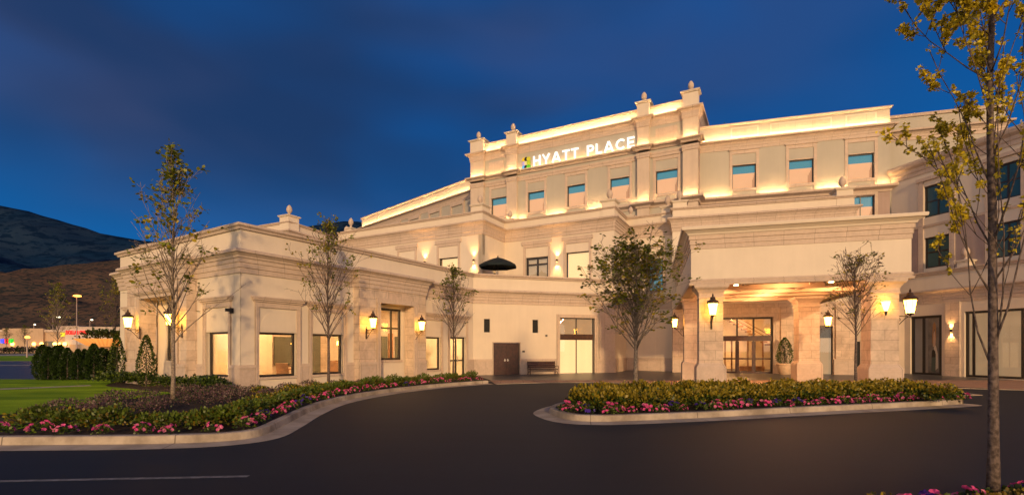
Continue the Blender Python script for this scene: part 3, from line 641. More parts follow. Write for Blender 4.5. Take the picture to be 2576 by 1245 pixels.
FB.box(m, ed[0] + .1, ed[1] - .1, -.15, -.115, .05, .22); FB.box(m, ed[0] + .1, ed[1] - .1, -.15, -.116, 1.05, 1.15); m.build('door_rail', 'wood', x)
surround(FB, ed[0], ed[1], 0, ed[3], wd=.22, pr=.06, sill=False)
# lobby
inner('lobby_wall', 'inwall', lambda m: FB.box(m, 1.2, 8.4, -6.2, -6.0, 0, 4.8)); inner('lobby_floor', 'infloor', lambda m: FB.box(m, 1.2, 8.4, -6, -.36, -.05, .02)); inner('lobby_ceiling', 'inwall', lambda m: FB.box(m, 1.2, 8.4, -6, -.36, 4.7, 4.8))
inner('lobby_wall', 'inwall', lambda m: FB.box(m, 1.0, 1.2, -6, -.36, 0, 4.8)); inner('lobby_wall', 'inwall', lambda m: FB.box(m, 8.4, 8.6, -6, -.36, 0, 4.8))
inner('lobby_lamp', 'lobbylamp', lambda m: FB.box(m, 3.0, 5.4, -3.6, -2.6, 4.6, 4.68))
def stair(m):
    for k in range(12): FB.box(m, ed[0] + .9 + k * .28, ed[0] + 1.2 + k * .28, -5.2, -4.2, 4.25 - k * .2, 4.37 - k * .2)
    m.tube([FB.P(ed[0] + .8, -4.15, 4.9), FB.P(ed[0] + 4.2, -4.15, 2.75)], .03); m.tube([FB.P(ed[0] + .8, -4.15, 4.62), FB.P(ed[0] + 4.2, -4.15, 2.47)], .03)
inner('stair', 'inwood', stair)
for u in (ed[0] + .75, ed[0] + 1.2, ed[0] + 2.3, ed[0] + 3.3): inner('lobby_post', 'inwood', lambda m: FB.box(m, u, u + .1, -2.6, -2.5, .02, 2.7))
inner('lobby_bench', 'inwood', lambda m: FB.box(m, ed[0] + 1.9, ed[0] + 3.6, -4.0, -3.2, .02, .5))
x = window(FB, *sf, fw=.06, name='shop_front'); m = MB(); FB.box(m, sf[0], sf[1], -.4, -.36, 0, 2.5); m.build('curtain', 'greydrape', x)
m = MB(); FB.box(m, sf[0], sf[1], -.4, -.36, 2.5, 3.4); m.build('dark_panel', 'black', x)

# --- entrance porch
A0 = (8.04, 22.3); PU = Vector((.963, -.27)); PV = Vector((.27, .963)); W = 8.35; DEP = 13.4
def pp(u, v): return (A0[0] + PU.x * u + PV.x * v, A0[1] + PU.y * u + PV.y * v)
FP = Fr(A0, pp(W, 0)); FPL = Fr(pp(0, DEP), A0); FPR = Fr(pp(W, 0), pp(W, 10.0))
loop = [pp(0, DEP), pp(0, -.12), pp(W, -.12), pp(W, 11.3)]
m = MB(); m.sweep(loop, [(0, 4.62), (0, 6.9), (-.55, 6.9), (-.55, 4.62), (0, 4.62)]); porch = m.build('porch', 'stucco', H)
moulding('moulding', loop, [(-.3, 4.57), (.08, 4.57), (.10, 4.66), (.04, 4.70), (.07, 4.78), (.03, 4.84), (-.2, 4.85)], 'trim', parent=porch)
moulding('frieze', loop, [(-.2, 6.18), (.03, 6.18), (.03, 6.36), (.06, 6.38), (.06, 6.58), (.10, 6.60), (.10, 6.78), (-.2, 6.78)], 'trim', parent=porch)
moulding('cornice', loop, [(-.5, 6.78), (.14, 6.78), (.18, 6.86), (.32, 6.96), (.40, 6.98), (.42, 7.08), (.40, 7.12), (-.6, 7.14)], 'stucco', parent=porch)
m = MB(); m.prism([pp(.3, .2), pp(W - .3, .2), pp(W - .3, 11), pp(.3, DEP)], 7.0, 7.1); m.build('roof', 'walk', porch)
m = MB(); m.prism([pp(.4, .3), pp(W - .4, .3), pp(W - .4, 11.4), pp(.4, DEP - .2)], 5.05, 5.1); m.build('ceiling', 'soffit', porch)
m = MB()
for v in (2.6, 4.6, 6.4, 9.0): m.prism([pp(.55, v - .25), pp(W - .55, v - .25), pp(W - .55, v + .25), pp(.55, v + .25)], 4.63, 5.06)
for u in (2.6, 5.4): 
    for v in (.45, 2.86, 4.86, 6.66): m.prism([pp(u - .15, v), pp(u + .15, v), pp(u + .15, v + 1.48), pp(u - .15, v + 1.48)], 4.72, 5.055)
m.build('ceiling_beam', 'soffit', porch)
m = MB()
for u, v in ((1.9, .16), (5.6, .16), (1.9, 5.6), (4.3, 7.6), (6.6, 5.6), (3.6, 9.9), (5.2, 9.9)): m.lathe((*pp(u, v), 4.555 if v < .3 else (4.60 if abs(v - 6.4) < .3 else 5.03)), [(.09, 0), (.09, .02)], 10)
m.build('downlight', 'down', porch)
for u, v in ((4.2, 1.5), (4.2, 3.6), (4.2, 5.5), (4.2, 7.7), (4.2, 10.2), (1.6, 3.6), (6.8, 3.6), (1.6, 7.7)):
    ld = bpy.data.lights.new('downlight', 'POINT'); ld.energy = 88; ld.color = (1, .47, .18); ld.shadow_soft_size = .06; lo = bpy.data.objects.new('downlight_bulb', ld); C.objects.link(lo); lo.location = (*pp(u, v), 4.45); lo.parent = porch
def column(u0, v0, w=1.0, dpt=1.0):
    def cl(a, b): return [pp(u0 + x, v0 + y) for x, y in ((-a, -a), (w + a, -a), (w + a, dpt + a), (-a, dpt + a))]
    m = MB(); m.prism(cl(0, 0), 1.05, 4.3); o = m.build('column', 'clad', porch)
    return o
def column_parts(u0, v0, w=1.0, dpt=1.0):
    def ring(prof): 
        path = [pp(u0, v0), pp(u0 + w, v0), pp(u0 + w, v0 + dpt), pp(u0, v0 + dpt)]; m = MB(); m.sweep(path, prof, True); m.f.append(tuple(range(len(prof) - 1, len(prof) * 4, len(prof)))); m.m.append(0); return m
    ring([(.12, 0.005), (.12, .92), (.10, .93), (.10, .97), (.06, 1.02), (.02, 1.1), (0, 1.12)]).build('column_base', 'base', porch)
    ring([(0, 3.98), (.03, 4.0), (.03, 4.06), (.01, 4.1), (.02, 4.22), (.1, 4.36), (.2, 4.45), (.22, 4.5), (.22, 4.57)]).build('capital', 'trim', porch)
COLS = ((.35, 0.0), (6.98, 0.0), (.08, 5.9), (5.95, 6.3))
for u, v in COLS: column(u, v); column_parts(u, v)

# --- upper hotel: three angled bays
T0 = padd((1.4, 44.9), -5.9); FT = Fr(T0, padd((1.4, 44.9), 14.6)); TL = FT.len
Rr0 = (12.5, 39.57); FR = Fr(Rr0, badd(Rr0, 15.1)); 
LW1 = (-3.2, 49.4); FW = Fr((-19.9, 65.7), LW1)
def upper_window(fr, x0, x1, zb=14.1, zt=15.9, sur=True, teal=.3):
    a, b = fr.u(x0), fr.u(x1); return (a, b, zb, zt)
WT = [upper_window(FT, x0, x1) for x0, x1 in ((1236, 1276), (1328, 1369.5), (1427, 1472), (1535, 1584), (1650, 1705))]
WR = [upper_window(FR, x0, x1) for x0, x1 in ((1842, 1902), (1984.5, 2047), (2133, 2199.5))]
WW = [upper_window(FW, x0, x1, 13.9, 15.3) for x0, x1 in ((1137, 1166), (1082, 1107), (1031, 1055), (984, 1006), (946, 965))]
wr2 = (FR.u(2134), FR.u(2200), 11.0, 12.85)
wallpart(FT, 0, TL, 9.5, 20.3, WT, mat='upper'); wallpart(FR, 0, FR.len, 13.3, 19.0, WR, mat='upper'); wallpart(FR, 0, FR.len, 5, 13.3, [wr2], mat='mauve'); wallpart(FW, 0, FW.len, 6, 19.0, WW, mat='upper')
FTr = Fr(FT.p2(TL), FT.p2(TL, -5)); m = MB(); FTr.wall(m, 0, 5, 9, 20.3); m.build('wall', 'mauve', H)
FTl = Fr(FT.p2(0, -4), FT.p2(0)); m = MB(); FTl.wall(m, 0, 4, 9, 20.3); m.build('wall', 'stucco', H)
for fr, ws in ((FT, WT), (FR, WR), (FW, WW)):
    for wv in ws:
        a, b, c, e = wv
        if fr is FW:
            window(fr, *wv, pane='dkteal')
        else: window(fr, *wv, blind='blind', fw=.06, teal=.33)
        mm = MB(); t = .05 if fr is not FW else .13
        fr.box(mm, a - .2, a, -.02, t, 13.45, 16.75); fr.box(mm, b, b + .2, -.02, t, 13.45, 16.75); fr.box(mm, a - .2, b + .2, -.02, t + .005, 16.75, 17.02)
        fr.box(mm, a - .28, b + .28, -.02, .13, 17.02, 17.14); fr.box(mm, a, b, -.02, .045, c - .22, c - .0); fr.box(mm, a, b, -.02, .035, e, e + .06); mm.build('window_surround', 'trim', H)
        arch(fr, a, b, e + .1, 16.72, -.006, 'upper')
x = window(FR, *wr2, vs=((wr2[0] + wr2[1]) / 2,), fw=.06, blind='blind', teal=.4); m = MB(); FR.box(m, wr2[0] - .2, wr2[0], -.02, .05, 10.5, 13.0); FR.box(m, wr2[1], wr2[1] + .2, -.02, .05, 10.5, 13.0); FR.box(m, wr2[0] - .2, wr2[1] + .2, -.02, .055, 12.9, 13.05); m.build('window_surround', 'trim', H)
FRZ3 = [(-.1, 17.1), (.04, 17.1), (.04, 17.3), (.07, 17.32), (.07, 17.5), (-.1, 17.5)]
COR3 = [(-.1, 17.5), (.10, 17.5), (.13, 17.58), (.24, 17.68), (.38, 17.7), (.40, 17.8), (.38, 17.83), (.33, 17.83), (.31, 17.74), (-.1, 17.74)]
def ledge(path, z, prof=COR3): return moulding('cornice', path, [(d, zz - 17.74 + z) for d, zz in prof])
def strip_light(fr, u0, u1, d, z, mat='cove', wd=.045): d = d + .11 if mat != 'uplight' else d + .17; m = MB(); fr.box(m, u0, u1, d, d + wd, z, z + .03); return m.build('light_strip', mat, H)
# piers of the sign bay
PI = [(FT.u(1196), FT.u(1220)), (FT.u(1278), FT.u(1303)), (FT.u(1605), FT.u(1635)), (FT.u(1719), FT.u(1757))]
PI[0] = (0.0, PI[0][1]); PI[3] = (PI[3][0], TL)
def pier_path(a, b): return [FT.p2(a), FT.p2(a, .32), FT.p2(b, .32), FT.p2(b)]
full = [FT.p2(0, -3)]
for a, b in PI: full += [FT.p2(a, .32) if a == 0 else FT.p2(a), FT.p2(a, .32), FT.p2(b, .32), FT.p2(b)]
fullp = [FT.p2(0, -3), FT.p2(0, .32), FT.p2(PI[0][1], .32), FT.p2(PI[0][1]), *pier_path(*PI[1]), *pier_path(*PI[2]), FT.p2(PI[3][0]), FT.p2(PI[3][0], .32), FT.p2(TL, .32), FT.p2(TL, -4)]
moulding('frieze', fullp, [(d, z - .02) for d, z in FRZ3]); ledge(fullp, 17.92)
moulding('frieze', fullp, [(-.1, 19.55), (.04, 19.55), (.04, 19.75), (.07, 19.77), (.07, 19.98), (-.1, 19.98)]); ledge(fullp, 20.22)
sb = [(-.1, 13.05), (.06, 13.05), (.12, 13.2), (.34, 13.3), (.42, 13.33), (.42, 13.50), (.37, 13.50), (.35, 13.42), (-.1, 13.42)]
moulding('sill_band', fullp, sb); moulding('sill_band', [FR.p2(2.3), FR.p2(FR.len), FR.p2(FR.len, -3)], sb)
for a, b in PI: 
    m = MB()
    for z0, z1 in ((9.5, 13.05), (13.46, 17.08), (17.93, 19.55)): FT.box(m, a, b, -.05, .30, z0, z1)
    m.build('pier', 'pier', H)
for a, b in PI:
    c = (a + b) / 2; w_ = (b - a); m = MB(); p = FT.p2(c, -.05); m.box((*p, 20.85), (w_, .8, 1.26), rzT); m.box((*p, 21.5), (w_ + .2, 1.0, .07), rzT); m.box((*p, 21.56), (w_ + .32, 1.12, .06), rzT); o = m.build('pedestal', 'stucco', H); finial(p, 21.59, o, 1.0)
wallpart(FT, PI[0][1], PI[3][0], 20.22, 21.0, t=.3); m = MB()
for a, b in ((PI[0][1], PI[1][0]), (PI[1][1], PI[2][0]), (PI[2][1], PI[3][0])):
    FT.box(m, a, b, -.32, .08, 21.0, 21.08); FT.box(m, a, b, -.33, .14, 21.08, 21.15)
    strip_light(FT, a + .05, b - .05, .14, 20.24); strip_light(FT, a + .05, b - .05, .14, 17.95, 'signcove')
m.build('coping', 'trim', H)
for a, b in PI: strip_light(FT, a + .03, b - .03, .42, 17.95); strip_light(FT, a + .03, b - .03, .40, 13.43, 'uplight')
for (a, b) in ((PI[0][1], PI[1][0]), (PI[2][1], PI[3][0])):
    a2, b2 = a + .45, b - .45; m = MB(); FT.box(m, a2, b2, -.02, .05, 18.25, 19.3); FT.box(m, a2 + .14, b2 - .14, .0, .07, 18.37, 19.18); m.build('recessed_panel', 'trim', H)
for (a, b) in ((PI[1][1] + .1, WT[1][0] - .25), (WT[1][1] + .25, WT[2][0] - .25), (WT[2][1] + .25, WT[3][0] - .25), (WT[3][1] + .25, PI[2][0] - .05), (WT[4][1] + .25, PI[3][0] - .05)): strip_light(FT, a, b, .08, 13.43, 'uplight')
# right bay
u0 = FR.u(1757); rp = [FR.p2(2.2), FR.p2(FR.len), FR.p2(FR.len, -3)]
moulding('frieze', rp, FRZ3); ledge(rp, 17.74); moulding('coping', rp, [(-.33, 18.95), (.07, 18.95), (.10, 19.02), (.15, 19.05), (.15, 19.12), (-.33, 19.14), (-.33, 18.95)])
strip_light(FR, u0, FR.len - .05, .14, 17.77)
for x0, x1 in ((1838, 1908), (1937, 2092), (2126, 2205)):
    a, b = FR.u(x0), FR.u(x1); m = MB(); FR.box(m, a, b, -.02, .05, 18.02, 18.8); m.build('raised_panel', 'stucco', H); m = MB(); FR.box(m, a + .1, b - .1, .02, .065, 18.12, 18.7); m.build('raised_panel', 'trim', H)
segs = [(u0 + .35, WR[0][0] - .22), (WR[0][1] + .22, WR[1][0] - .22), (WR[1][1] + .22, WR[2][0] - .22), (WR[2][1] + .22, FR.len - .05)]
for a, b in segs: strip_light(FR, a, b, .08, 13.43, 'uplight')
# left bay
lp = [FW.p2(0, -4), FW.p2(0), FW.p2(FW.len)]
moulding('frieze', lp, FRZ3); ledge(lp, 17.74); moulding('coping', lp, [(-.33, 18.95), (.07, 18.95), (.10, 19.02), (.15, 19.05), (.15, 19.12), (-.33, 19.14), (-.33, 18.95)]); strip_light(FW, .1, FW.len - .6, .14, 17.77)
for x0, x1 in ((930, 952), (972, 1062), (1082, 1128)):
    a, b = FW.u(x0), FW.u(x1); m = MB(); FW.box(m, a, b, -.02, .06, 18.02, 18.8); m.build('raised_panel', 'trim', H)
# set-back bay at the right
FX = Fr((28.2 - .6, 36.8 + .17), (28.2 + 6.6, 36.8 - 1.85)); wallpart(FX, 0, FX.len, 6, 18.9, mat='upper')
moulding('cornice', [FX.p2(0), FX.p2(FX.len), FX.p2(FX.len, -3)], [(d, z) for d, z in FRZ3[:-1]] + [(d, z) for d, z in COR3[1:]]); moulding('coping', [FX.p2(0), FX.p2(FX.len), FX.p2(FX.len, -3)], [(-.33, 18.8), (.1, 18.8), (.15, 19.0), (-.33, 19.02)])
m = MB(); FX.wall(m, 0, .1, 0, 0.1)
for fr, z in ((FT, 20.2), (FR, 18.9), (FW, 18.9)):
    pass
# roof slabs that close the upper floors
m = MB(); m.add([(*FT.p2(0), 20.2), (*FT.p2(TL), 20.2), (*FT.p2(TL, -9), 20.2), (*FT.p2(0, -9), 20.2)], [(0, 1, 2, 3)]); m.build('roof', 'walk', H)
m = MB(); m.add([(*FR.p2(0), 18.9), (*FR.p2(FR.len), 18.9), (*FR.p2(FR.len, -9), 18.9), (*FR.p2(0, -9), 18.9)], [(0, 1, 2, 3)]); m.build('roof', 'walk', H)
m = MB(); m.add([(x, y, 11.1) for x, y in [s0, s1, s2, s3, pE, s5, b0, b1, (24, 38), (12, 44), (-20, 62)]], [tuple(range(11))]); m.build('roof', 'walk', H)
# projecting volume at the left end of the second storey
BK = Fr((-36.0, 48.0), (-17.5, 38.9)); BR = Fr((-17.5, 38.9), (-15.2, 45.6)); pthb = [BK.p2(0), (-17.5, 38.9), (-15.2, 45.6)]
m = MB(); BK.wall(m, 0, BK.len, 5, 10.2); BR.wall(m, 0, BR.len, 5, 10.2); m.build('wall', 'stucco', H)
moulding('frieze', pthb, FRZ2); moulding('cornice', pthb, COR2); moulding('parapet', pthb, PAR2, 'stucco'); moulding('coping', pthb, CAP2)
pedestal(BK.p2(BK.len - .45, -.42), BK.rz, 1.0, fs=1.0); pedestal((-15.0, 45.0), BK.rz, .7, z1=12.0, fs=1.0)
# ------------------------------------------------------------------ shop building at the right
SB = thing('shop_building', 'three storey beige building with dark grid windows and tall shop fronts facing the porch side', 'shop building', (29, 28, 0), static=True)
HOTEL = H; H = SB
c0 = (27.15, 35.5); c1 = (27.15 + .27 * 24, 35.5 - .963 * 24); FA = Fr(c0, c1)
FG1 = FA.off(.75)
wu = [(2324, 2390, 10.55, 12.65), (2325, 2394, 7.15, 9.2), (2495, 2570, 10.55, 12.65), (2497, 2572, 7.15, 9.2)]
hs_ = [(FA.u(a), FA.u(b), c, e) for a, b, c, e in wu]
L = FA.len
wallpart(FA, 0, L, 5.6, 14.0, hs_, t=.35)
for a, b in ((0, hs_[0][0] - .35), (hs_[0][1] + .35, hs_[2][0] - .35)): m = MB(); FA.box(m, a, b, -.02, .03, 5.9, 9.95); m.build('wall_panel', 'mauve', H)
for a in hs_:
    o = window(FA, *a, vs=(a[0] + (a[1] - a[0]) * .5,), hs=(a[2] + 1.05,), fw=.1, pane='dkteal')
m = MB()
for a in (hs_[0], hs_[2]):
    FA.box(m, a[0] - .3, a[0] - .001, -.02, .09, 5.9, 13.0); FA.box(m, a[1] + .001, a[1] + .3, -.02, .09, 5.9, 13.0); FA.box(m, a[0] - .4, a[1] + .4, -.02, .18, 13.0, 13.22)
m.build('window_surround', 'trim', H)
pth = [FA.p2(0), FA.p2(L), FA.p2(L, -6)]
moulding('cornice', pth, [(-.1, 13.55), (.06, 13.55), (.06, 13.8), (.12, 13.85), (.14, 14.05), (.36, 14.2), (.42, 14.35), (.40, 14.5), (-.1, 14.55)]); moulding('sill_band', pth, [(-.1, 9.9), (.08, 9.9), (.10, 10.05), (-.1, 10.1)])
pth = [FG1.p2(.3, -1), FG1.p2(.3), FG1.p2(L), FG1.p2(L, -4)]
moulding('frieze', pth, FRZ); moulding('cornice', pth, COR); moulding('parapet', pth, [(0, 5.6), (0, 6.55), (-.3, 6.55), (-.3, 5.6)], 'stucco'); moulding('coping', pth, [(-.35, 6.55), (.08, 6.55), (.14, 6.68), (.2, 6.72), (.2, 6.8), (-.35, 6.82), (-.35, 6.55)])
ho = [(FG1.u(2290), FG1.u(2369), .05, 3.95), (FG1.u(2426), FG1.u(2492), .05, 4.05), (FG1.u(2498), FG1.u(2640), .05, 4.05)]
wallpart(FG1, .3, L, 0, 4.72, ho, t=.4)
m = MB(); FG1.box(m, ho[0][1] + .25, ho[1][0] - .2, -.02, .1, .02, 4.7); m.build('pilaster', 'clad', H)
o = window(FG1, *ho[0], d=-.12, vs=(ho[0][0] + .75,), fw=.16, name='shop_window')
m = MB(); FG1.box(m, ho[0][0], ho[0][1], -1.6, -1.55, .05, 4.0); m.build('back_panel', 'inglass', o)
PO = tag(None, None) if False else None
o = window(FG1, *ho[1], d=-.12, fw=.14, vs=(ho[1][0] + .4,), name='shop_window'); m = MB(); FG1.box(m, ho[1][0], ho[1][0] + 1.15, -.45, -.42, .05, 4.05); m.build('curtain', 'warmpanel', o)
o = window(FG1, *ho[2], d=-.12, fw=.14, vs=(ho[2][0] + 1.3,), name='shop_window'); m = MB(); FG1.box(m, ho[2][0], ho[2][1], -.45, -.42, .05, 4.05); m.build('curtain', 'warmpanel', o)
pedestal(FG1.p2(FG1.u(2418), -.4), FG1.rz, .6, 6.6, 7.25, fs=.95)
# poster of a figure with a suitcase in the shop window
a, b = ho[0][0] + .95, ho[0][1] - .35; FPo = FG1.off(-.26); cw = b - a
PO = thing('window_poster', 'tall grey poster of a long haired figure above a dark case in the shop window', 'poster', FPo.P((a + b) / 2, 0, .1), static=True)
M['pgrey'] = plain('poster_grey', (0.24, 0.21, 0.19), 0.5, var=0.3, scale=1.5); M['phair'] = plain('poster_hair', (0.5, 0.24, 0.09), 0.5); M['pskin'] = plain('poster_skin', (0.7, 0.47, 0.33), 0.5); M['pwhite'] = plain('poster_white', (0.75, 0.66, 0.55), 0.5); M['pteal'] = plain('poster_teal', (0.06, 0.10, 0.09), 0.5)
def flat(pts, d, name, mat, par):
    m = MB(); n = len(pts); vs = [FPo.P(a + u * cw, d, .1 + z * 3.75) for u, z in pts]; m.add(vs + [FPo.P(a + u * cw, d - .004, .1 + z * 3.75) for u, z in pts], [tuple(range(n))]); return m.build(name, mat, par)
m = MB(); FPo.box(m, a, b, -.03, 0, .1, 3.9); bd = m.build('backing', 'pgrey', PO)
flat([(.42, .10), (.72, .08), (.95, .12), (.92, .36), (.75, .50), (.60, .52), (.5, .40)], .004, 'picture', 'pwhite', PO)
flat([(.46, .48), (.70, .50), (.72, .62), (.66, .74), (.60, .76), (.50, .70)], .008, 'picture', 'pskin', PO)
flat([(.40, .52), (.48, .56), (.50, .72), (.62, .80), (.70, .72), (.73, .58), (.78, .66), (.74, .86), (.60, .92), (.46, .86), (.41, .70)], .012, 'picture', 'phair', PO)
flat([(.30, .06), (.72, .04), (.74, .36), (.60, .42), (.36, .40)], .016, 'picture', 'pteal', PO)
flat([(.34, .30), (.72, .30), (.70, .40), (.56, .44), (.40, .42)], .020, 'picture', 'black', PO)
H = HOTEL
# wall between the porch end and the shop building
FK = Fr(badd(b1, .1, -3.0), (28.2, 33.4)); kd = (FK.u(2150), FK.u(2164), .03, 2.3)
m = MB(); FK.wall(m, -.4, FK.len, 0, 5.0, [kd]); m.build('wall', 'pier', H)
m = MB(); FK.box(m, kd[0], kd[1], -.16, -.1, .03, 2.3); m.build('door', 'black', H)

# ------------------------------------------------------------------ sign
SG = thing('hotel_sign', 'lit white letters HYATT PLACE with a nine dot coloured emblem high on the facade', 'sign', FT.P(FT.u(1470), 0, 18.3), static=True)
def bar(m, p, q, w, d0, d1, uo, zo, k):
    p = Vector(p); q = Vector(q); n = Vector((-(q - p).y, (q - p).x)).normalized() * w / 2
    c = [p - n, q - n, q + n, p + n]; m.hexa([FT.P(uo + x.x * k, d1, zo + x.y * k) for x in c] + [FT.P(uo + x.x * k, d0, zo + x.y * k) for x in c])
Wd = .17
def arcpts(cx, cy, r, a0, a1, n): return [(cx + r * math.cos(R(a0 + (a1 - a0) * i / n)), cy + r * math.sin(R(a0 + (a1 - a0) * i / n))) for i in range(n + 1)]
h = Wd / 2
LET = {'H': (.80, [[(h, 0), (h, 1)], [(.80 - h, 0), (.80 - h, 1)], [(Wd, .5), (.80 - Wd, .5)]]),
       'Y': (.86, [[(.43, 0), (.43, .48)], [(.43, .42), (.08, 1)], [(.43, .42), (.78, 1)]]),
       'A': (.96, [[(.09, 0), (.46, .99)], [(.87, 0), (.50, .99)], [(.26, .27), (.70, .27)]]),
       'T': (.74, [[(.37, 0), (.37, 1 - Wd)], [(0, 1 - h), (.74, 1 - h)]]),
       'P': (.70, [[(h, 0), (h, 1)], [(Wd, 1 - h), (.38, 1 - h)], [(Wd, .36 + h), (.38, .36 + h)], arcpts(.38, .68, .32 - h, -90, 90, 8)]),
       'L': (.60, [[(h, 0), (h, 1)], [(Wd, h), (.60, h)]]),
       'C': (.90, [arcpts(.50, .5, .5 - h, 45, 315, 14)]),
       'E': (.66, [[(h, 0), (h, 1)], [(Wd, h), (.66, h)], [(Wd, .5), (.60, .5)], [(Wd, 1 - h), (.66, 1 - h)]])}
txt = 'HYATT PLACE'; gap = .17; spc = .50
tw = sum(spc if c == ' ' else LET[c][0] for c in txt) + gap * (len(txt) - 1)
ua, ub = FT.u(1343), FT.u(1597); k = (ub - ua) / tw; m = MB(); cur = 0
zb = FT.z(1343, 419.6); hh = .86
for c in txt:
    if c == ' ': cur += spc + gap; continue
    wl, st = LET[c]
    for i, pl in enumerate(st):
        for j in range(len(pl) - 1):
            e = .0012 * i
            p = Vector(pl[j]); q = Vector(pl[j + 1])
            p2 = Vector((p.x, p.y * hh / k)); q2 = Vector((q.x, q.y * hh / k)); bar(m, p2, q2, Wd * .92 * hh / k if abs(p.x - q.x) < .001 or True else Wd, .10 - e, .20 + e, ua + cur * k, zb, k)
    cur += wl + gap
m.build('lettering', 'letter', SG)
cols = [('dot_yellow', (.95, .62, .02)), ('dot_brown', (.05, .03, .02)), ('dot_olive', (.75, .62, .03)), ('dot_lilac', (.55, .42, .75)), ('dot_cream', (.95, .75, .30)), ('dot_lime', (.55, .65, .02)), ('dot_blue', (.10, .45, .85)), ('dot_black', (.012, .012, .012)), ('dot_green', (.12, .55, .03))]
m = MB(); lu = FT.u(1315); dr = .19; st_ = (FT.u(1336) - lu - 2 * dr) / 2
for i in range(9):
    r_, c_ = divmod(i, 3); u = lu + dr + c_ * st_; z = zb + .86 - dr * .6 - r_ * .36; n = 16
    vs = [FT.P(u + dr * math.cos(2 * math.pi * q / n), .16 + .002 * i, z + dr * math.sin(2 * math.pi * q / n)) for q in range(n)]
    vs += [FT.P(u + dr * math.cos(2 * math.pi * q / n), .08, z + dr * math.sin(2 * math.pi * q / n)) for q in range(n)]
    m.add(vs, [tuple(range(n))] + [(q, n + q, n + (q + 1) % n, (q + 1) % n) for q in range(n)], i)
for nme, cc in cols: M[nme] = emit(nme, cc, 0.42 if max(cc) > .1 else 0.0)
m.build('emblem', [c[0] for c in cols], SG)

# ------------------------------------------------------------------ lanterns
def make_lantern(label):
    t = thing('wall_lantern', label, 'lantern', group='lit wall lanterns')     # local: wall at y=0, lantern hangs out along -y, glass base at z=0
    X = -.62
    m = MB(); m.box((0, -.02, -.35), (.09, .04, .62)); m.tube([(0, -.04, -.12), (0, -.3, -.10), (0, -.5, -.12), (0, X, -.16), (0, X, -.02)], .022, 6)
    m.tube([(0, -.03, -.62), (0, -.12, -.58), (0, -.3, -.36), (0, -.45, -.2), (0, -.55, -.14)], .02, 6)
    m.tube([(0, -.18 + .1 * math.cos(a * .6) * (1 - a * .05), -.26 + .1 * math.sin(a * .6) * (1 - a * .05)) for a in range(12)], .016, 5)
    m.lathe((0, -.04, -.02), [(.03, -.08), (.05, -.02), (.02, .04), (.035, .08), (.01, .12)], 8); m.build('bracket', 'iron', t)
    m = MB(); m.lathe((0, X, 0), [(.03, -.1), (.06, -.05), (.155, -.01), (.16, .02), (.145, .02)], 6)
    for k in range(6):
        a = math.pi * 2 * k / 6; m.tube([(.145 * math.cos(a), X + .145 * math.sin(a), .01), (.235 * math.cos(a), X + .235 * math.sin(a), .60)], .012, 4)
    m.lathe((0, X, 0), [(.235, .58), (.27, .60), (.27, .64), (.235, .65)], 6); m.build('cage', 'iron', t)
    m = MB(); m.lathe((0, X, 0), [(.14, .02), (.225, .585)], 6); m.build('glass', 'lampglass', t)
    m = MB(); m.lathe((0, X, 0), [(.30, .645), (.27, .70), (.16, .76), (.12, .80), (.13, .86), (.10, .90), (.03, .93), (.05, .98), (.03, 1.03), (.005, 1.10)], 10); m.build('cap', 'iron', t)
    return t
def tz(fr, px, py): return fr.z(px, py)
lan = make_lantern('lantern on the left pier of the portal on the lawn side')
def set_l(o, fr, u, z, label, s=.78, d=0.0):
    o.location = fr.P(u, d, z); o.rotation_euler = (0, 0, fr.rz); o.scale = (s, s, s); o['label'] = label
def put_l(fr, u, z, label, s=.78, d=0.0): o = dup(lan); set_l(o, fr, u, z, label, s, d)
FLp, FSp = FL.off(PROJ), FS.off(PROJ)
set_l(lan, FLp, FLp.u(353), 2.72, 'iron wall lantern nearest the mountains, at the far left end of the low wing')
put_l(FLp, FLp.u(459), 2.72, 'iron wall lantern partly behind the thin tree, beside the portal facing the lawn')
put_l(FSp, FSp.u(921), 2.75, 'iron wall lantern overlapping the tall two by two window of the stone portal')
put_l(FSp, FSp.u(1044), 2.75, 'iron wall lantern right of the stone portal, above the smaller window')
FPc = Fr(pp(0, 0), pp(W, 0))
put_l(FPc, .86, 3.2, 'large iron lantern on the front of the left porch column', .88)
FPs = Fr(pp(7.98, 0.0), pp(7.98, 4)); put_l(FPs, .5, 3.2, 'large iron lantern on the outer side of the right porch column', .95)
FPm = Fr(pp(.08, 6.9), pp(.08, 5.9)); put_l(FPm, .6, 3.0, 'small looking lantern behind the round tree, on the rear left porch column', .8)
FPq = Fr(pp(6.95, 6.3), pp(6.95, 8)); put_l(FPq, .35, 3.0, 'lantern seen through the twigs of the small tree, on the rear right porch column', .8)
# glowing half-shade on the right column
sh = thing('wall_sconce', 'glowing yellow cup shaped sconce on the front of the right porch column', 'sconce', FPc.P(7.45, 0, 3.3), static=True)
m = MB(); 
m.lathe(FPc.P(7.45, .17, 3.28), [(.05, 0), (.09, .12), (.155, .38)], 12); m.build('shade', 'lampglass', sh); m = MB(); m.lathe(FPc.P(7.45, .17, 3.28), [(.02, -.18), (.05, -.1), (.055, .0)], 8); m.build('holder', 'iron', sh)
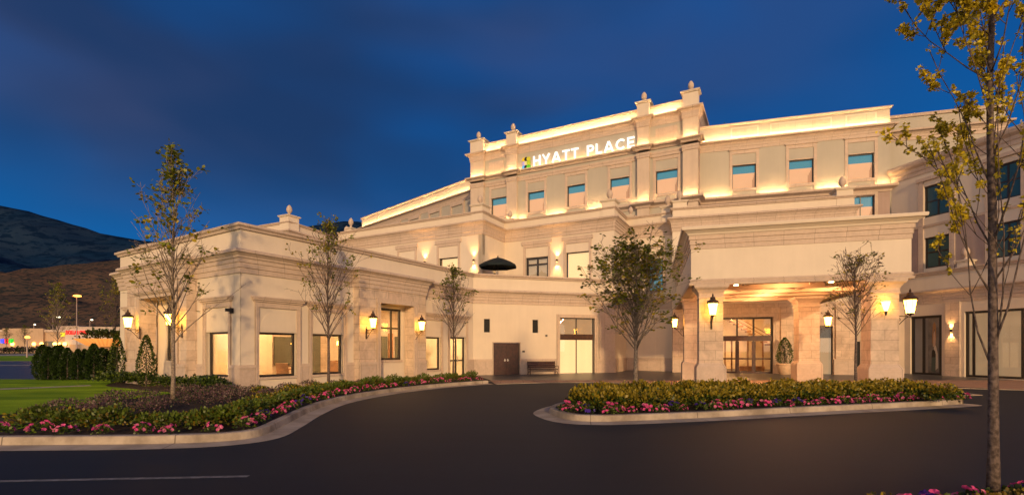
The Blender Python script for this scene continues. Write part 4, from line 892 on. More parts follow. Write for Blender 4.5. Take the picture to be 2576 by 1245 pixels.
# up and down sconces
def updown(fr, u, z, label, first=None, k=1.0):
    t = thing('wall_sconce', label, 'sconce', fr.P(u, 0, z), 'up and down sconces'); t.rotation_euler = (0, 0, fr.rz)
    m = MB(); m.lathe((0, -.12, -.11), [(.06, 0), (.06, .22)], 12); m.box((0, -.03, 0), (.08, .06, .1)); m.build('body', 'bronze', t)
    m = MB(); m.lathe((0, -.12, .112), [(.05, 0), (.05, .006)], 12); m.lathe((0, -.12, -.118), [(.05, 0), (.05, .006)], 12); m.build('lens', 'sconceglow', t)
    for s in (1, -1):
        ld = bpy.data.lights.new('beam', 'SPOT'); ld.energy = 170 * k; ld.color = (1, .50, .17); ld.spot_size = R(85); ld.spot_blend = 0.9; ld.shadow_soft_size = .04
        lo = bpy.data.objects.new('beam', ld); C.objects.link(lo); lo.parent = t; lo.location = (0, -.15, .15 * s); lo.rotation_euler = (R(180) if s > 0 else 0, 0, 0)
    return t
updown(F2a, F2a.u(1070), F2a.z(1070, 660), 'sconce left of the terrace window on the second storey')
updown(F2a, F2a.u(1193), F2a.z(1193, 655), 'sconce just left of the patio umbrella')
updown(F2b, 1.6, 7.4, 'sconce in the inner corner just right of the patio umbrella')
updown(F2c, F2c.u(1402), F2c.z(1402, 655), 'sconce between the terrace door and the drawn curtain window')
updown(FG1, FG1.u(2396), 2.9, 'sconce on the pilaster right of the poster window', k=.8)
# camera box on the low wing
sc = thing('security_camera', 'small dark security camera on the corner of the low wing', 'camera', FL.P(FL.u(587), 0, 3.2), static=True); m = MB(); FL.box(m, FL.u(585), FL.u(588), 0, .12, 3.15, 3.35); m.build('mount', 'black', sc); m = MB(); FL.box(m, FL.u(585) + .05, FL.u(589), .1, .32, 3.2, 3.32); m.build('housing', 'black', sc)

# ------------------------------------------------------------------ umbrella, bench, pot
um = thing('patio_umbrella', 'open dark green umbrella on the terrace', 'umbrella', (-1.0, 35.2, 5.6)); R_ = 1.38; zt = 8.25 - 5.6
m = MB(); n = 8; vs = [(0, 0, zt + .02)]
for rr, zz in ((.5, -.14), (1.0, -.36), (R_, -.58), (R_ * .99, -.72)):
    for k in range(n): a = 2 * math.pi * k / n + .3; s_ = 1; vs.append((rr * math.cos(a), rr * math.sin(a), zt + zz))
fs = [(0, 1 + k, 1 + (k + 1) % n) for k in range(n)]
for j in range(3):
    for k in range(n): fs.append((1 + j * n + k, 1 + j * n + n + k, 1 + j * n + n + (k + 1) % n, 1 + j * n + (k + 1) % n))
m.add(vs, fs); m.build('canopy', 'canvas', um); m = MB(); m.tube([(0, 0, 0), (0, 0, zt)], .025, 8); m.build('pole', 'bronze', um); m = MB(); m.lathe((0, 0, zt), [(.03, 0), (.05, .06), (.01, .15)], 8); m.build('finial', 'bronze', um)
m = MB()
for k in range(n): a = 2 * math.pi * k / n + .3; m.tube([(R_ * math.cos(a), R_ * math.sin(a), zt - .6), (.05 * math.cos(a), .05 * math.sin(a), zt - .05)], .01, 4)
m.build('rib', 'bronze', um)
bu = (FD.u(1323) + FD.u(1394)) / 2; bw = FD.u(1394) - FD.u(1323)
be = thing('park_bench', 'brown slatted bench with scrolled iron arms against the wall beside the double doors', 'bench', FD.P(bu, .55, 0)); be.rotation_euler = (0, 0, FD.rz)
m = MB()
for k in range(5): m.box((0, -.25 + k * .105, .44), (bw - .12, .08, .035))
m.build('seat', 'wood', be); m = MB()
for k in range(3): m.box((0, .24 + k * .035, .56 + k * .12), (bw - .12, .03, .09), tilt=((1, 0, 0), R(-14)))
m.box((0, .345, .9), (bw - .12, .035, .07)); m.build('backrest', 'wood', be)
for s in (-1, 1):
    x = s * (bw / 2 - .04); m = MB(); m.tube([(x, -.30, 0), (x, -.26, .2), (x, -.30, .42), (x, -.33, .62), (x, -.2, .66), (x, .1, .64), (x, .27, .6)], .022, 6); m.tube([(x, .34, 0), (x, .22, .2), (x, .22, .42), (x, .36, .95)], .022, 6); m.tube([(x, -.28, .41), (x, .24, .41)], .02, 6); m.tube([(x, -.28, .12), (x, 0, .3), (x, .28, .12)], .016, 6); m.build('leg', 'iron', be)

# ------------------------------------------------------------------ vegetation
def leaf_pts(p, d, up, s, kind):
    """one leaf as a small lobed polygon at p, pointing along d"""
    x = d.normalized(); y = up.cross(x)
    if y.length < 1e-3: y = Vector((1, 0, 0)).cross(x)
    y.normalize(); z = x.cross(y)
    shp = ((0, 0), (.12, .30), (.02, .52), (.40, .40), (.50, .62), (.68, .28), (1, 0), (.68, -.28), (.50, -.62), (.40, -.40), (.02, -.52), (.12, -.30)) if kind else ((0, 0), (.35, .36), (.75, .26), (1, 0), (.75, -.26), (.35, -.36))
    return [p + x * (a * s) + y * (b * s) - z * (.18 * s * a * a + .25 * s * abs(b) ** 1.5) for a, b in shp]
def rnd(rg, a, b): return a + (b - a) * rg.random()
def rdir(rg):
    while True:
        v = Vector((rg.uniform(-1, 1), rg.uniform(-1, 1), rg.uniform(-1, 1)))
        if .05 < v.length < 1: return v.normalized()
def tree(label, cat, loc, seed, Ht, r0, first, spread, nprim, a_lo, a_hi, leafs, ls, mats, bark='bark', shape=None, lobed=False, cl=5, top=.95, twig=3, dens=lambda f: 1.0, bare=0.0, group='young trees around the hotel', name='young_tree', sub=4, trop=.05, hw=1.5, br=.42):
    rg = random.Random(seed); t = thing(name, label, cat, loc, group)
    w_ = MB(); lf = MB(); cnt = 0; tips = []
    tp = []; wob = Vector((0, 0, 0))
    for i in range(13):
        f = i / 12; wob += Vector((rg.uniform(-1, 1), rg.uniform(-1, 1), 0)) * .008 * Ht * (.3 + f) * .4; tp.append(Vector((wob.x, wob.y, f * Ht)))
    rad = [r0 * (1.25 if i == 0 else 1) * (1 - .93 * (i / 12) ** .9) + .004 for i in range(13)]
    w_.tube(tp, rad, 9)
    def at(f):
        q = f * 12; i = min(11, int(q)); return tp[i].lerp(tp[i + 1], q - i), rad[i] + (rad[i + 1] - rad[i]) * (q - i)
    def branch(p, d, L, r, level, f0):
        n = 5 if level == 0 else 4; pts = [p]; q = p.copy(); dd = d.copy()
        for i in range(n):
            dd = (dd + Vector((0, 0, 1)) * trop + rdir(rg) * .14).normalized(); q = q + dd * (L / n); pts.append(q.copy())
        w_.tube(pts, [max(.0045, r * (1 - .85 * i / n)) for i in range(n + 1)], 6 if level == 0 else 3)
        if level < 2:
            ns = max(2, int((sub if level == 0 else twig) * (.6 + .7 * rg.random())))
            for s in range(ns):
                f = rnd(rg, .25, .98); i = min(n - 1, int(f * n)); b = pts[i].lerp(pts[i + 1], f * n - i)
                base = (pts[i + 1] - pts[i]).normalized(); side = (rdir(rg) - base * 0).normalized(); nd = (base * 1.0 + side * .85 + Vector((0, 0, .15))).normalized()
                branch(b, nd, L * rnd(rg, .25, .5) * (1.1 - .4 * f), r * .45, level + 1, f0)
        if level > 0 or True: 
            for j in ((n, n - 1) if level == 0 else (n, n - 1, n - 2)): tips.append((pts[j], (pts[j] - pts[j - 1]).normalized(), f0))
    for k in range(nprim):
        g_ = k / max(1, nprim - 1); f = first / Ht + (top - first / Ht) * (g_ ** .9) + rg.uniform(-.015, .015); p, r = at(min(.985, f)); hgt = (f - first / Ht) / (1 - first / Ht)
        sh_ = shape(hgt) if shape else (1 - hgt) ** .7; az = k * 2.39996 + rg.uniform(-.4, .4); ang = R(a_lo + (a_hi - a_lo) * hgt + rg.uniform(-7, 7))
        d = Vector((math.cos(az) * math.sin(ang), math.sin(az) * math.sin(ang), math.cos(ang))); branch(p, d, max(.25, spread * sh_ * rnd(rg, .8, 1.15) / max(.35, math.sin(ang) + .12)), max(.006, r * br), 0, hgt)
    tips.append((tp[-1], Vector((0, 0, 1)), 1.0)); tips.append((tp[-2], Vector((0, 0, 1)), .95))
    rg.shuffle(tips); tot = 0
    while tot < leafs:
        for p, d, hh_ in tips:
            if rg.random() < bare or rg.random() > dens(hh_): continue
            c = int(cl * rnd(rg, .5, 1.4)); pp_ = p + rdir(rg) * ls * .7 * rg.random(); mi = rg.randrange(len(mats))
            for q in range(c):
                ld = (rdir(rg) + d * .5 + Vector((0, 0, -.15))).normalized(); pts = leaf_pts(pp_ + rdir(rg) * ls * .8, ld, (Vector((0, 0, 1)) + rdir(rg) * .8).normalized(), ls * rnd(rg, .6, 1.15), lobed)
                lf.add(pts, [tuple(range(len(pts)))], mi if rg.random() < .75 else rg.randrange(len(mats)))
            tot += c
            if tot >= leafs: break
        else: continue
        break
    zs = sorted(v[2] for v in lf.v); rs = sorted(math.hypot(v[0], v[1]) for v in lf.v); kz = Ht / zs[int(len(zs) * .998)]; kr = hw / rs[int(len(rs) * .97)]
    for mb in (w_, lf):
        for i, v in enumerate(mb.v):
            r = math.hypot(v[0], v[1]); f = min(1, max(0, (r - .10) / .3)); k = 1 + (kr - 1) * f; zf = first + (v[2] - first) * ((Ht - first) / (Ht / kz - first)) if v[2] > first else v[2]; mb.v[i] = (v[0] * k, v[1] * k, zf)
    w_.build('trunk', bark, t, smooth=True, uv=False); lf.build('crown', mats, t, uv=False); return t
T1 = tree('thin young tree with few leaves, taller than the corner wing, at the lawn edge', 'tree', (-10.25, 15.0, .12), 11, 7.75, .06, 1.85, 1.25, 76, 30, 17, 1200, .12, ['leaf1', 'leaf1', 'leaf3', 'leaf2'], shape=lambda h: .95 if h < .3 else max(.16, 1.15 - 1.05 * h), bare=.3, cl=7, sub=3, twig=1, dens=lambda h: .35 + .65 * h, hw=1.4, trop=.015)
T2 = tree('sparse young tree in front of the two large corner wing windows', 'tree', (-7.55, 20.4, .12), 23, 7.0, .06, 1.9, 1.35, 76, 30, 16, 1000, .11, ['leaf1', 'leaf3', 'leaf2'], shape=lambda h: .95 if h < .35 else max(.14, 1.25 - 1.2 * h), bare=.3, cl=7, sub=3, twig=1, dens=lambda h: .4 + .6 * h, hw=1.55, trop=.015, bark='barkd')
T3 = tree('small sparse tree before the glazed side door of the low wing', 'tree', (-3.2, 27.0, .12), 37, 6.3, .055, 1.9, 1.1, 74, 30, 15, 480, .14, ['leaf2', 'leaf1', 'leaf2'], shape=lambda h: .95 if h < .4 else max(.14, 1.25 - 1.2 * h), bare=.2, cl=5, sub=3, twig=2, dens=lambda h: .4 + .6 * h, hw=1.25, trop=.015, bark='barkd')
T4 = tree('round leafy young tree on the planted island, left of the porch', 'tree', (3.72, 14.9, .12), 51, 5.25, .075, 1.5, 1.35, 76, 28, 22, 4600, .085, ['leaf1', 'leaf1', 'leaf3', 'leaf2'], shape=lambda h: (.95 + .2 * h) if h < .3 else max(.22, 1.36 - 1.12 * h), lobed=True, bare=.05, cl=5, sub=6, twig=4, top=.9, hw=1.68, trop=.015)
T5 = tree('slender small leaved tree between the porch columns', 'tree', (12.0, 17.3, .12), 64, 5.2, .05, 2.0, .9, 58, 24, 13, 750, .085, ['leaf2', 'leaf3', 'barb2'], shape=lambda h: .8 + .3 * h if h < .5 else max(.2, 1.5 - 1.25 * h), bare=.05, cl=4, sub=4, twig=3, hw=1.1, trop=.015, bark='barkd')
T6 = tree('large tree with golden new leaves and ascending branches in the nearest bed', 'tree', (5.03, 5.2, .1), 78, 8.6, .047, 1.1, 1.0, 36, 12, 70, 30000, .038, ['spr1', 'spr1', 'spr2'], bark='barkd', shape=lambda h: 1.0 if h < .55 else max(.25, 1.7 - 1.35 * h), lobed=True, bare=.08, cl=6, sub=5, twig=3, dens=lambda h: .5 + .5 * min(1, h * 2.2), trop=.14, hw=.72, br=.27)

def shrub_mesh(seed, rx, rz, n, s, mats, top=None, spiky=0.0):
    rg = random.Random(seed); m = MB()
    for i in range(n):
        d = rdir(rg); 
        if d.z < -.35: d.z = -d.z
        k = (rg.random() ** .4) * (1 + .28 * noise.noise(d * 2.3 + Vector((seed, 0, 0)))) ; p = Vector((d.x * rx * k, d.y * rx * k, rz * .42 + d.z * rz * .58 * k)); p.z = max(.02, p.z + rg.uniform(0, .12) * rz * max(0, d.z))
        o = (d + rdir(rg) * .9 + Vector((0, 0, .5 + spiky))).normalized(); pts = leaf_pts(p, o, rdir(rg), s * rnd(rg, .6, 1.2), False)
        mi = rg.randrange(len(mats))
        if top is not None and p.z > rz * .66 and rg.random() < .75: mi = top
        m.add(pts, [tuple(range(len(pts)))], mi)
    return m
def shrub(name, label, cat, group, seed, rx, rz, n, s, mats, top=None, spiky=0.0):
    o = shrub_mesh(seed, rx, rz, n, s, mats, top, spiky).build(name, mats, None, uv=False); return tag(o, label, cat, group)
RG = random.Random(5)
def scatter(protos, pts, zf=.12, smin=.85, smax=1.15):
    used = {}
    for p in pts:
        o = protos[RG.randrange(len(protos))]
        if o.name not in used: used[o.name] = 1; q = o
        else: q = dup(o)
        sc_ = rnd(RG, smin, smax); q.location = (p[0], p[1], zf); q.rotation_euler = (0, 0, RG.uniform(0, 6.28)); q.scale = (sc_, sc_, sc_ * rnd(RG, .9, 1.12))
    for o in protos:
        if o.name not in used: bpy.data.objects.remove(o)
def along(path, d, step, jit=.06, a=0.0, b=1.0, closed=False):
    P = [Vector(p) for p in offset_path(path, d, closed)]
    if closed: P.append(P[0])
    tot = sum((P[i + 1] - P[i]).length for i in range(len(P) - 1)); out = []; s = a * tot; 
    while s < b * tot:
        r = s
        for i in range(len(P) - 1):
            l = (P[i + 1] - P[i]).length
            if r <= l: q = P[i].lerp(P[i + 1], r / l); out.append((q.x + RG.uniform(-jit, jit), q.y + RG.uniform(-jit, jit))); break
            r -= l
        s += step * rnd(RG, .9, 1.1)
    return out
vis = lambda p: abs(p[0]) / max(.1, p[1]) < 1.12
bx = [shrub('boxwood_shrub', 'clipped dark green boxwood in the kerbside row of the left bed', 'shrub', 'boxwood row along the left kerb', 100 + i, .33, .39, 420, .065, ['box1', 'box2', 'box1', 'gold1'], 0) for i in range(3)]
row = [p for p in along(KP, -1.30, .52) if vis(p) and p[0] > -9.6 ] ; scatter(bx, row)
bg = [shrub('golden_shrub', 'low golden green shrub behind the boxwood row in the left bed', 'shrub', 'golden shrubs in the left bed', 120 + i, .38, .26, 380, .065, ['gold1', 'box1', 'leaf3', 'box2'], None) for i in range(3)]
pts = [p for p in along(KP, -1.95, .72, .14) if vis(p) and p[0] > -10.5 and p[1] < 24] + [(-8.9, 17.6), (-8.2, 18.5), (-7.6, 19.3), (-7.0, 18.7), (-6.9, 20.3), (-7.9, 17.2), (-6.6, 17.4), (-6.2, 21.2), (-5.9, 19.9), (-6.4, 16.2), (-6.3, 15.2), (-6.6, 14.2)]
scatter(bg, pts)
bb = [shrub('barberry_shrub', 'low purple leaved barberry between the lawn and the hedge', 'shrub', 'barberries beside the lawn', 140 + i, .50, .32, 440, .05, ['barb', 'barb', 'barb2', 'box2'], None, .5) for i in range(3)]
pts = [(-11.3, 12.0), (-11.9, 13.2), (-10.9, 13.3), (-11.5, 14.4), (-10.6, 12.4), (-11.7, 15.8), (-11.2, 16.9), (-11.8, 18.0), (-10.6, 16.4), (-9.8, 16.2), (-9.4, 15.2), (-9.0, 16.2), (-10.4, 17.5), (-9.7, 17.4), (-9.2, 14.3), (-10.0, 13.9), (-8.6, 15.4), (-8.4, 14.2), (-9.4, 13.2), (-9.9, 11.9), (-10.7, 11.3), (-9.0, 12.2), (-7.6, 15.9), (-7.5, 21.0), (-6.7, 21.9), (-9.6, 18.6), (-8.9, 19.6), (-8.4, 20.6)]
scatter(bb, pts, smin=.75, smax=1.15)
by = [shrub('yew_shrub', 'low dark evergreen shrub at the foot of the corner wing', 'shrub', 'evergreen shrubs at the foot of the wing', 160 + i, .55, .48, 420, .11, ['conif', 'conif2', 'box1'], None, .6) for i in range(2)]
scatter(by, [(-11.6, 18.9), (-11.0, 18.5), (-12.4, 19.4), (-14.0, 20.6), (-14.7, 21.1), (-17.6, 22.7), (-18.5, 23.2), (-19.4, 23.8), (-11.9, 19.4), (-16.9, 22.6)])
yb = [shrub('boxwood_shrub', 'clipped gold tipped boxwood in the hedge of the planted island', 'shrub', 'boxwood hedge on the island', 180 + i, .35, .49, 480, .075, ['box1', 'box2', 'box2', 'box3'], 3) for i in range(4)]
pts = [p for p in along(IP, -1.28, .47, .05, closed=True)] + [p for p in along(IP, -1.9, .6, .1, closed=True) if p[1] > 12.6] 
pts = [p for p in pts if 1.7 < p[0] < 12.9]
pts = [p for i, p in enumerate(pts)]
scatter(yb, pts)
ry = [shrub('golden_shrub', 'loose golden shrub filling the middle of the planted island', 'shrub', 'golden shrubs inside the island', 200 + i, .46, .42, 380, .075, ['box3', 'box3', 'box1'], 0) for i in range(2)]
scatter(ry, [(2.6 + i * .85 + RG.uniform(-.15, .15), 13.5 + .19 * i + j * .9 + RG.uniform(-.15, .15)) for i in range(11) for j in range(3) if 13.5 + .19 * i + j * .9 < 16.4])
rb = [shrub('golden_shrub', 'golden shrub under the large near tree', 'shrub', 'golden shrubs under the near tree', 210 + i, .28, .26, 420, .04, ['gold1', 'box1', 'box3'], 0) for i in range(2)]
scatter(rb, [(3.5, 4.55), (3.95, 4.5), (4.3, 4.55), (4.6, 4.75), (4.95, 4.7), (5.35, 4.95), (5.7, 5.1), (4.1, 4.1), (4.8, 4.2), (5.3, 4.4)], .05)
a_ = MB(); a_.add([(x, y, .1) for x, y in catmull([(2.6, 4.4), (3.4, 5.1), (5, 5.55), (8, 5.75), (14, 5.9)], 4)] + [(14, 1, .1), (2.6, 1, .1)], [tuple(reversed(range(19)))]); struct(a_, 'near_planting_soil', 'mulch')
# flowers
def petunia(label, group, seed, mats, n=13, rx=.2):
    rg = random.Random(seed); t = thing('petunia_clump', label, 'flowers', group=group); m = shrub_mesh(seed, rx, .2, 90, .06, ['box1', 'box2']); m.build('foliage', ['box1', 'box2'], t, uv=False); m = MB()
    for i in range(n):
        d = rdir(rg); d.z = abs(d.z) + .1; d.normalize(); p = Vector((d.x * rx * 1.05, d.y * rx * 1.05, .08 + d.z * .2)); nd = (d + Vector((0, -.5, .3)) + rdir(rg) * .4).normalized(); a = nd.cross(Vector((.3, .2, .9))).normalized(); b = nd.cross(a); r = .046 * rnd(rg, .8, 1.2)
        vs = [p - nd * .012] + [p + nd * .012 * (k % 2) + (a * math.cos(k * math.pi / 5) + b * math.sin(k * math.pi / 5)) * r * (1.0 if k % 2 == 0 else .82) for k in range(10)]; m.add(vs, [(0, 1 + k, 1 + (k + 1) % 10) for k in range(10)], 0 if rg.random() < .7 else 1)
    m.build('blossoms', mats, t, uv=False); return t
def scatter_t(protos, pts, zf, a=.65, b=1.1):
    for i, p in enumerate(pts):
        o = protos[i] if i < len(protos) else dup(protos[RG.randrange(len(protos))]); s_ = rnd(RG, a, b); o.location = (p[0], p[1], zf); o.rotation_euler = (0, 0, RG.uniform(0, 6.28)); o.scale = (s_, s_, s_)
def beds(path, d, step, closed, fil, where):
    pts = [p for p in along(path, d, step, .09, closed=closed) if vis(p) and fil(p)]; RG.shuffle(pts); k = int(len(pts) * .86)
    scatter_t([petunia('pink petunias edging ' + where, 'pink petunias edging ' + where, 300 + RG.randrange(99), ['pink', 'pink2']) for _ in range(3)], pts[:k], .13)
    scatter_t([petunia('dark violet petunias edging ' + where, 'violet petunias edging ' + where, 400 + RG.randrange(99), ['violet', 'violet'], 8, .15) for _ in range(2)], pts[k:], .13, .8, 1.1)
beds(KP, -.74, .62, False, lambda p: p[0] > -10, 'the left kerb')
beds(IP, -.72, .36, True, lambda p: p[1] < 12.0 + .22 * p[0] + .6, 'the island kerb')
scatter_t([petunia('pink petunias at the foot of the large near tree', 'pink petunias under the near tree', 500 + i, ['pink', 'pink2'], 11, .16) for i in range(2)], [(3.3, 4.6), (3.75, 4.75), (4.2, 4.85), (4.65, 5.0), (5.5, 5.3)], .05)
scatter_t([petunia('violet petunias at the foot of the large near tree', 'violet petunias under the near tree', 510 + i, ['violet', 'violet'], 10, .16) for i in range(2)], [(4.0, 4.8), (4.85, 5.1), (5.3, 5.2)], .05)
# conifers
def column_conifer(name, label, cat, seed, r, h, n, s, mats, group=None):
    rg = random.Random(seed); t = thing(name, label, cat, group=group); m = MB()
    for i in range(n):
        f = rg.random() ** .85; a = rg.uniform(0, 6.283); rr = r * (min(1, .55 + f * 2.2) * (1 - f ** 2.6) ** .8 + .03) * (1 + .22 * noise.noise(Vector((math.cos(a) * 2, math.sin(a) * 2, f * 6 + seed)))) * rnd(rg, .72, 1.03); p = Vector((math.cos(a) * rr, math.sin(a) * rr, f * h))
        d = (Vector((math.cos(a), math.sin(a), 1.1)) + rdir(rg) * .6).normalized(); pts = leaf_pts(p, d, rdir(rg), s * rnd(rg, .7, 1.3), False); m.add(pts, [tuple(range(len(pts)))], rg.randrange(len(mats)))
    m.build('foliage', mats, t, uv=False); m = MB(); m.tube([(0, 0, 0), (0, 0, h * .8)], [r * .12, .01], 6); m.build('trunk', 'barkd', t, uv=False); return t
av = [column_conifer('arborvitae', 'dark columnar arborvitae in the row on the lawn', 'conifer', 600 + i, .38, 1.72, 3200, .065, ['conif', 'conif', 'conif2'], 'arborvitae row on the lawn') for i in range(3)]
scatter_t(av, [(-24.9, 26.3), (-24.4, 26.1), (-23.85, 26.2), (-23.3, 26.0), (-22.75, 26.0), (-22.0, 26.1), (-25.2, 27.4), (-23.6, 27.4), (-22.5, 27.5)], .12, .93, 1.1)
ab = [column_conifer('arborvitae', 'shaded columnar arborvitae in the row behind the corner wing', 'conifer', 620 + i, .40, 1.72, 2200, .075, ['conif2', 'conif2', 'conif'], 'arborvitae row behind the wing') for i in range(2)]
scatter_t(ab, [(-26.6, 32.2), (-25.9, 32.3), (-25.2, 32.4), (-24.5, 32.5), (-23.8, 32.6), (-23.1, 32.7), (-27.2, 32.1)], .05, .95, 1.08)
c_ = column_conifer('slim_conifer', 'slim conifer in front of the far left window of the low wing', 'conifer', 640, .34, 2.3, 1800, .065, ['conif', 'box1', 'conif2']); c_.location = (*FL.p2(FL.u(341), .75), .12)
c_ = column_conifer('slim_conifer', 'slim conifer right beside the trunk of the lawn edge tree, against the wing', 'conifer', 641, .36, 2.2, 1800, .065, ['conif', 'box1', 'conif2']); c_.location = (*FL.p2(FL.u(433), 1.0), .12)
pot_p = FB.p2(FB.u(1967), .75)
pt = thing('plant_pot', 'large pale stone urn beside the entrance doors', 'planter', (*pot_p, 0.01)); m = MB(); m.lathe((0, 0, 0), [(.26, 0), (.30, .04), (.40, .35), (.47, .62), (.46, .66), (.49, .70), (.52, .78), (.50, .82), (.44, .82), (.42, .76)], 20); m.build('bowl', 'terracotta', pt, smooth=True); m = MB(); m.lathe((0, 0, .745), [(.43, 0), (.42, .012)], 16); m.build('soil', 'mulch', pt)
c_ = column_conifer('potted_conifer', 'cone shaped conifer growing in the stone urn by the entrance', 'conifer', 642, .50, 1.75, 2200, .06, ['conif', 'conif', 'box1']); c_.location = (*pot_p, .75)

# ------------------------------------------------------------------ chairs inside the wing
def chair(p, rz, label):
    t = thing('chair', label, 'chair', p); t.rotation_euler = (0, 0, rz); m = MB(); m.box((0, 0, .45), (.5, .5, .06)); m.build('seat', 'inwood', t); m = MB(); m.box((0, .27, .78), (.5, .05, .6), tilt=((1, 0, 0), R(-12))); m.build('backrest', 'inwood', t)
    for x, y in ((-.2, -.2), (.2, -.2), (-.2, .2), (.2, .2)): m = MB(); m.box((x, y, .21), (.04, .04, .42)); m.build('leg', 'bronze', t)
chair(FS.P(2.35, -.75, .06), FS.rz + 2.2, 'dark chair inside the large corner window, at its left edge'); chair(FS.P(5.15, -.9, .06), FS.rz + 2.4, 'brown chair inside the window behind the sparse tree trunk'); chair(FS.P(6.4, -1.1, .06), FS.rz - 1.2, 'brown chair at the right edge inside the window behind the sparse tree')

# ------------------------------------------------------------------ far shops, lamps, bowl, hills
SHG = 1.1
M['shopwall'] = stucco('shop_stucco', (0.46, 0.33, 0.22), .1, .3); M['shopwhite'] = stucco('shop_white', (0.52, 0.46, 0.42), .06, .3); M['signred'] = emit('sign_red', (1, .02, .015), 1.0); M['signyel'] = emit('sign_yellow', (1, .7, .03), .8); M['signblu'] = emit('sign_blue', (.05, .1, 1), .8); M['signgrn'] = emit('sign_green', (.03, .8, .05), .6); M['walllamp'] = emit('wall_lamp', (1, .42, .08), 6); M['streetlamp'] = emit('sodium_lamp', (1, .30, .05), 4); M['whitelamp'] = emit('white_lamp', (1, .85, .55), 3)
def px_(px, Y): return (px - CX) / F * Y
def pz_(py, Y): return CAMZ + (HY - py) / F * Y
Y0 = 110.0; SHG = pz_(890, Y0)
s1_ = thing('retail_store', 'long low beige shop row with lit wall lamps across the street', 'shop building', (px_(60, Y0), Y0, SHG), static=True)
def xb(m, x0, x1, y0, y1, z0, z1): m.box(((x0 + x1) / 2, (y0 + y1) / 2, (z0 + z1) / 2), (x1 - x0, y1 - y0, z1 - z0))
m = MB(); xb(m, px_(-320, Y0), px_(172, Y0), Y0, Y0 + 14, SHG - 1, pz_(832, Y0)); m.build('wall', 'shopwall', s1_)
m = MB(); xb(m, px_(-320, Y0), px_(172, Y0), Y0 - .3, Y0 + .2, pz_(835, Y0), pz_(829, Y0)); m.build('cornice', 'trim', s1_); m = MB(); xb(m, px_(98, Y0), px_(137, Y0), Y0 - .05, Y0 + .02, SHG, pz_(858, Y0)); m.build('shop_window', 'inglass', s1_)
m = MB(); xb(m, px_(12, Y0), px_(114, Y0), Y0 - .5, Y0, SHG - .5, pz_(826, Y0)); m.build('gable_bay', 'shopwall', s1_); m = MB(); xb(m, px_(100, Y0), px_(158, Y0), Y0 + 4, Y0 + 8, pz_(830, Y0), pz_(817, Y0)); m.build('roof_plant', 'mauve', s1_)
Y1 = 104.0
s2_ = thing('retail_store', 'white fronted shop with a red lit name across the street', 'shop building', (px_(330, Y1), Y1, SHG), static=True)
m = MB(); xb(m, px_(163, Y1), px_(460, Y1), Y1, Y1 + 14, SHG - 1, pz_(824, Y1)); m.build('wall', 'shopwhite', s2_); m = MB(); xb(m, px_(163, Y1), px_(460, Y1), Y1 - .2, Y1 + .2, pz_(826, Y1), pz_(822, Y1)); m.build('cornice', 'trim', s2_); m = MB(); xb(m, px_(175, Y1), px_(460, Y1), Y1 - .06, Y1 + .02, SHG, pz_(866, Y1)); m.build('shop_window', 'shopwall', s2_)
cu = bpy.data.curves.new('shop_name', 'FONT'); cu.body = 'DOLLAR CUTS'; cu.size = 1.0; cu.extrude = .05; cu.offset = .03
tmp = bpy.data.objects.new('tmp', cu); C.objects.link(tmp); bpy.context.view_layer.update(); me = bpy.data.meshes.new_from_object(tmp.evaluated_get(bpy.context.evaluated_depsgraph_get())); bpy.data.objects.remove(tmp)
xs = [v.co.x for v in me.vertices]; zs_ = [v.co.y for v in me.vertices]; sx_ = (px_(222, Y1) - px_(167, Y1)) / (max(xs) - min(xs)); sz__ = (pz_(831, Y1) - pz_(841, Y1)) / (max(zs_) - min(zs_))
ss = thing('shop_sign', 'red lit name sign with a yellow square on the white shop', 'sign', (px_(195, Y1), Y1, pz_(836, Y1)), static=True)
for v in me.vertices: x, y, z = v.co; v.co = (px_(167, Y1) + (x - min(xs)) * sx_, Y1 - .15 - z, pz_(841, Y1) + (y - min(zs_)) * sz__)
me.materials.clear(); me.materials.append(M['signred']); o = bpy.data.objects.new('lettering', me); C.objects.link(o); attach(o, ss)
m = MB(); xb(m, px_(155, Y1), px_(164, Y1), Y1 - .25, Y1 - .1, pz_(846, Y1), pz_(836, Y1)); m.build('logo', 'signyel', ss)
ss = thing('shop_sign', 'small blue red and green lit sign at the far left shop', 'sign', (px_(26, Y0), Y0, pz_(850, Y0)), static=True)
for i, mt in enumerate(('signblu', 'signred', 'signgrn')):
    m = MB(); m.lathe((px_(16 + i * 10, Y0), Y0 - .7, pz_(863, Y0)), [(.42, 0), (.42, .95)], 8); m.build('sign_letter', mt, ss)
for x_, Yq, lb in ((38, Y0, 'glowing wall lamp at the left end of the beige shop row'), (92, Y0, 'glowing wall lamp left of the dark shop window'), (111, Y0, 'glowing wall lamp in front of the dark shop window'), (144, Y0, 'glowing wall lamp just right of the dark shop window'), (154, Y0, 'bright wall lamp between the dark window and the white shop'), (169, Y1, 'bright wall lamp at the left corner of the white shop')):
    t = thing('wall_lamp', lb, 'lamp', (px_(x_, Yq), Yq - .6, pz_(869, Yq)), 'wall lamps on the far shops'); m = MB(); m.lathe((0, 0, 0), [(.22, 0), (.34, .3), (.30, .6), (.1, .72)], 8); m.build('globe', 'walllamp', t); m = MB(); m.box((0, .3, .1), (.1, .6, .1)); m.build('bracket', 'iron', t)
